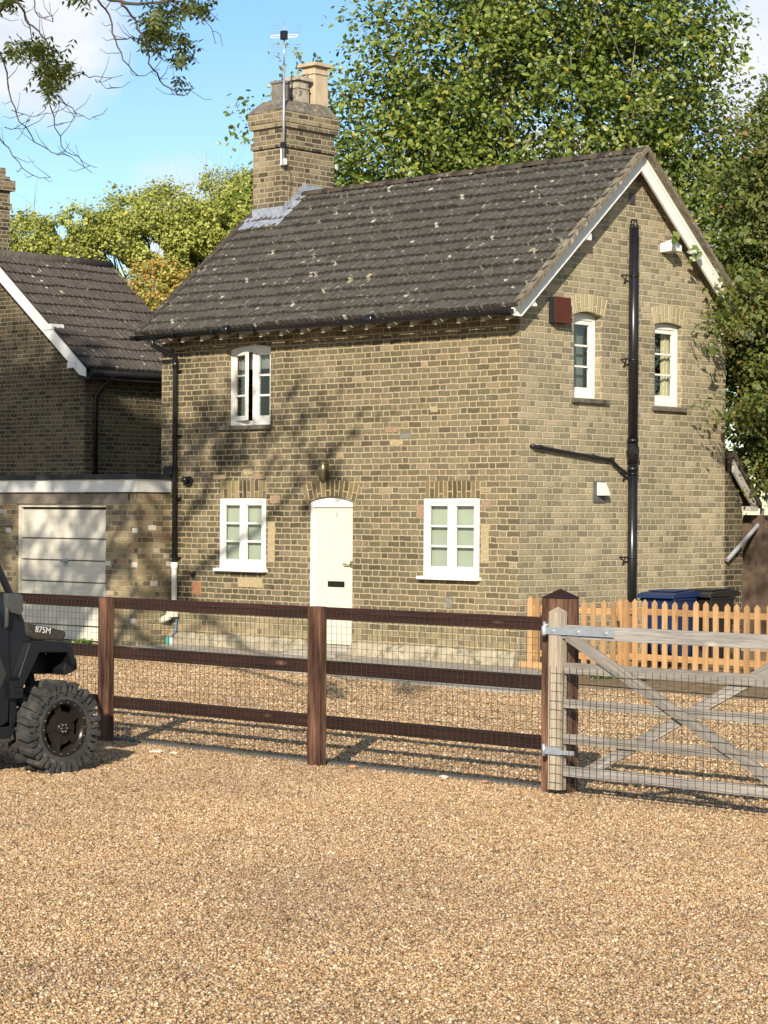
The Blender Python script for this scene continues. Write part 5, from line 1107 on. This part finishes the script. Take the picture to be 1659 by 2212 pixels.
TW = [([(-60, 60), (0, 18), (60, -8), (120, -60)], .035), ([(110, -40), (220, -6), (270, 12), (340, 8), (420, -20)], .022), ([(30, 8), (50, 45), (75, 70), (100, 100), (118, 140), (126, 180)], .010), ([(50, 45), (62, 80), (72, 120)], .006),
      ([(200, 0), (228, 40), (240, 90), (262, 135), (290, 168), (340, 152)], .009), ([(255, 12), (285, 50), (305, 90), (318, 140), (340, 175), (368, 202), (392, 208), (415, 192)], .010), ([(240, 90), (280, 85), (302, 98), (330, 108)], .006),
      ([(-20, 90), (8, 160), (20, 220), (40, 265), (70, 310), (110, 335), (150, 345), (195, 378)], .008), ([(85, 130), (100, 200), (112, 260), (128, 320), (165, 345), (205, 366)], .007), ([(128, 188), (165, 160), (200, 172), (260, 166)], .006), ([(200, 172), (215, 190), (250, 193)], .004),
      ([(-10, 290), (15, 325), (45, 365), (80, 390), (105, 388)], .006), ([(120, 210), (150, 240), (175, 258), (208, 262)], .005), ([(20, 240), (60, 255), (105, 250), (118, 228)], .004), ([(330, 10), (380, 5), (410, 30), (450, 60), (470, 78)], .006), ([(60, -5), (75, 40), (110, 50), (100, 30)], .005), ([(8, 280), (40, 285), (60, 262)], .004), ([(100, 280), (150, 268), (160, 250)], .003)]
rd = random.Random(5)
for pts, r in TW:
    Yd = 14.0 + rd.uniform(-.5, .6); P = [T(x, y, Yd + .12 * math.sin(i * 1.7)) for i, (x, y) in enumerate(pts)]
    fine = []
    for a_, b_ in zip(P, P[1:]):
        for t in (0, .33, .66): fine.append(a_.lerp(b_, t) + Vector((rd.uniform(-1, 1), 0, rd.uniform(-1, 1))) * .012)
    fine.append(P[-1]); n = len(fine); tw.tube(fine, [max(.0022, r * (1 - .75 * i / n)) * .78 for i in range(n)], 5)
    for i in range(2, n, 2):       # side twiglets
        d = Vector((rd.uniform(-1, 1), rd.uniform(-.6, .6), rd.uniform(-.5, .7))).normalized() * rd.uniform(.04, .12); tw.tube([fine[i], fine[i] + d, fine[i] + d * 1.5 + Vector((0, 0, .03))], [.0028, .002, .0015], 4)
tw.tube([Vector((-9.0, 18.2, 6.2)), Vector((-6.5, 18.4, 7.2)), T(-60, 60)], [.12, .08, .035], 8); tw.tube([Vector((-8.6, 18.2, 7.2)), Vector((-5.5, 18.4, 7.5)), T(110, -40)], [.1, .06, .024], 8)
bx_ = Vector((-9.6, 18.2, 0)); tw.v = [tuple(Vector(v) - bx_) for v in tw.v]; to = tw.build('branch', M['bark_dark']); to.parent = ash
# leaflets: pinnate sprays at the clusters
sp = []
for (cx, cy, sx, sy, n) in [(75, 110, 40, 20, 34), (100, 165, 34, 22, 44), (125, 150, 24, 20, 30), (50, 100, 30, 16, 18), (105, 195, 20, 14, 22), (20, 120, 16, 16, 10), (10, 12, 24, 14, 16), (350, 40, 50, 22, 46), (330, 60, 30, 20, 30), (365, 85, 26, 14, 24), (400, 15, 50, 14, 34), (430, 25, 16, 16, 10), (310, 85, 14, 14, 12), (325, 108, 10, 10, 8), (385, 130, 16, 9, 16), (165, 5, 20, 6, 10), (385, 180, 9, 8, 5), (390, 190, 6, 6, 3), (400, 95, 20, 12, 12), (90, 140, 20, 26, 22)]:
    for _ in range(n): sp.append(T(rd.gauss(cx, sx * .55), rd.gauss(cy, sy * .55), 14.0 + rd.uniform(-.6, .6)))
PL_, Q_, SZ = [], [], []
for c in sp:
    ax3 = Vector((rd.uniform(-1, 1), rd.uniform(-.7, .7), rd.uniform(-.9, .2))).normalized(); L = rd.uniform(.08, .13); sdv = ax3.cross(Vector((0, 0, 1))).normalized()
    for k in range(4):
        for sg in (-1, 1):
            d = (ax3 * .55 + sdv * sg + Vector((0, 0, -.35))).normalized(); p = c + ax3 * L * (k / 3 - .5) + d * .025
            n_ = d.cross(ax3).normalized(); Mx = Matrix((d, n_.cross(d), n_)).transposed().to_quaternion(); PL_.append(tuple(p)); Q_.append(tuple(Mx)); SZ.append(rd.uniform(.04, .06))
PL_ = np.array(PL_); Q_ = np.array(Q_); SZ = np.array(SZ)
lo_ = scatter_shapes(PL_ - np.array(bx_), SZ, rng.beta(2, 2.5, len(SZ)), [(-.5, 0, 0), (-.1, -.17, .03), (.5, 0, -.03), (-.1, .17, .03)], [(0, 1, 2, 3)], 'foliage', M['leaf_ash'], normals=Q_); lo_.parent = ash
# tree right of the view whose crown shades the gable's far end
mktree('lime_tree', 'lime tree standing to the right of the drive just out of the picture', 'tree', (7.4, 16.5, 0), [(7.6, 16.5, 9.4, 1.7, 1.5, 1.9), (3.25, 16.9, 8.3, .38, .5, .9), (3.0, 16.9, 9.5, .35, .4, .4), (3.1, 16.9, 7.2, .30, .5, .5), (3.5, 16.9, 6.6, .25, .3, .3)], 420, .2, 14, .11, LEAF4, M['leaf_big'], M['bark'], .2, nl=8, shell=.2)

# ------------------------------------------------------------------ weeds, creeper and loose stones
def tuft(x, y, z, n, h, label, par=None, name='weed', w=.02, flat=.0):
    P = []; c = Lw(x, y, z)
    t = bpy.data.objects.new(name, None); COL.objects.link(t); t.location = c; tag(t, label, 'weed', 'weeds along the yard')
    v = rng.normal(size=(n, 3)) * np.array([h * 1.4, h * .8, 0]); v[:, 2] = rng.uniform(.1, 1, n) * h
    o_ = scatter_shapes(v, rng.uniform(.6, 1.3, n) * h * .9, rng.uniform(0, 1, n), LEAF4[0], LEAF4[1], 'leaves', M['grass'], normals=leaf_quats(n, .3)); o_.parent = t; return t
for (x, y, n, h, lab) in [(-4.85, -2.40, 160, .045, 'widest clump of low weeds on the path edge left of the middle post'), (-2.55, -2.55, 90, .03, 'flat weeds on the path edge just right of the middle post'), (-6.15, -2.45, 60, .04, 'small weed beside the leftmost fence post, on the gravel edge'), (-5.8, -2.42, 40, .035, 'thin weeds between the left post and the widest clump'), (-7.6, -.72, 90, .05, 'weeds at the foot of the garage door'), (-3.9, -2.5, 25, .03, 'tiny weed tuft at the path edge near the manhole'), (1.9, -.65, 120, .07, 'broad-leaved weeds below the picket fence, left clump'), (2.35, -.68, 90, .065, 'broad-leaved weeds below the picket fence, right clump')]:
    tuft(x, y, 0.01, n, h, lab)
mc = in_frame(MB().prism([(-1.9, -2.62), (-.9, -2.66), (-1.0, -2.25), (-1.75, -2.22)], 'z', .021, .027).build('drain_cover', simple('rusty_plate', (.17, .09, .05), .9, var=.3, scale=20))); tag(mc, 'rusty brown drain cover set in the path', 'drain cover')
mc = in_frame(MB().prism([(-4.6, -2.40), (-3.75, -2.52), (-3.6, -2.2), (-4.1, -2.1)], 'z', .021, .030).build('concrete_slab', simple('pale_slab', (.52, .50, .45), .9, var=.1))); tag(mc, 'pale square slab set in the path left of the door', 'slab')
n_ = 240; yl_ = np.concatenate([rng.uniform(-20, -10.2, 110), rng.normal(-9.9, .25, 90), rng.uniform(-2.6, -2.2, 40)]); xl_ = np.concatenate([rng.uniform(2, 14, 110), rng.uniform(0, 9, 90), rng.uniform(-6, 2, 40)])
PW = np.array([Lw(a, b_, .094 if b_ < -9.75 else .03)[:] for a, b_ in zip(xl_, yl_)])
M['dead_leaf'] = leaf_mat('dead_leaf', [(0, (.10, .055, .025)), (.6, (.26, .17, .07)), (1, (.33, .27, .09))], gloss=.7)
fl_ = scatter_shapes(PW, rng.uniform(.02, .042, n_), rng.uniform(0, 1, n_), LEAF4[0], LEAF4[1], 'fallen_leaves', M['dead_leaf'], normals=leaf_quats(n_, 3.0)); tag(fl_, 'dry brown leaves blown over the gravel along the fence', 'leaves', kind='stuff')
def rock(x, y, z, s, label, mat, fl=.5):
    bm = bmesh.new(); bmesh.ops.create_icosphere(bm, subdivisions=2, radius=1)
    for v in bm.verts: v.co = Vector((v.co.x * s * random.uniform(1.2, 1.5), v.co.y * s * random.uniform(.8, 1.0), v.co.z * s * fl * random.uniform(.85, 1.1)))
    me = bpy.data.meshes.new('loose_stone'); bm.to_mesh(me); bm.free(); me.materials.append(mat); o_ = bpy.data.objects.new('loose_stone', me); COL.objects.link(o_); o_.location = Lw(x, y, z); o_.rotation_euler = (0, 0, random.uniform(0, 3)); tag(o_, label, 'stone', 'loose stones along the fence'); return o_
sm1 = simple('flint_pale', (.62, .55, .42), .8, var=.2, scale=40); sm2 = simple('flint_rust', (.45, .24, .13), .8, var=.2, scale=40)
rock(4.95, -10.25, .085, .045, 'largest pale flat stone lying in the gravel between the left and middle posts', sm1, .35); rock(5.12, -10.22, .085, .03, 'small pale stone touching the largest flat one', sm1, .35)
rock(6.75, -9.93, .09, .03, 'rust-tinted stone just right of the middle post foot', sm2); rock(7.65, -9.95, .09, .032, 'pale flint halfway between the middle post and the gate post', sm1); rock(8.02, -9.94, .09, .03, 'orange stone left of the gate post foot', sm2)
# creeper leaves caught on the right-hand purlin end
cv_ = bpy.data.objects.new('creeper', None); COL.objects.link(cv_); cv_.location = Lw(.30, 3.0, 5.5); tag(cv_, 'few broad creeper leaves draped over the right purlin end under the bargeboard', 'creeper')
P = np.array([(Lw(.31, y, z) - cv_.location)[:] for (y, z) in [(2.83, 5.62), (2.88, 5.58), (2.80, 5.56), (2.86, 5.64), (3.22, 5.46), (3.28, 5.42), (3.34, 5.48), (3.24, 5.36), (3.18, 5.32), (3.38, 5.42), (3.30, 5.50)]])
o_ = scatter_shapes(P, rng.uniform(.09, .15, len(P)), rng.uniform(.1, .6, len(P)), LEAF6[0], LEAF6[1], 'leaves', M['leaf_big'], normals=leaf_quats(len(P), .0)); o_.parent = cv_
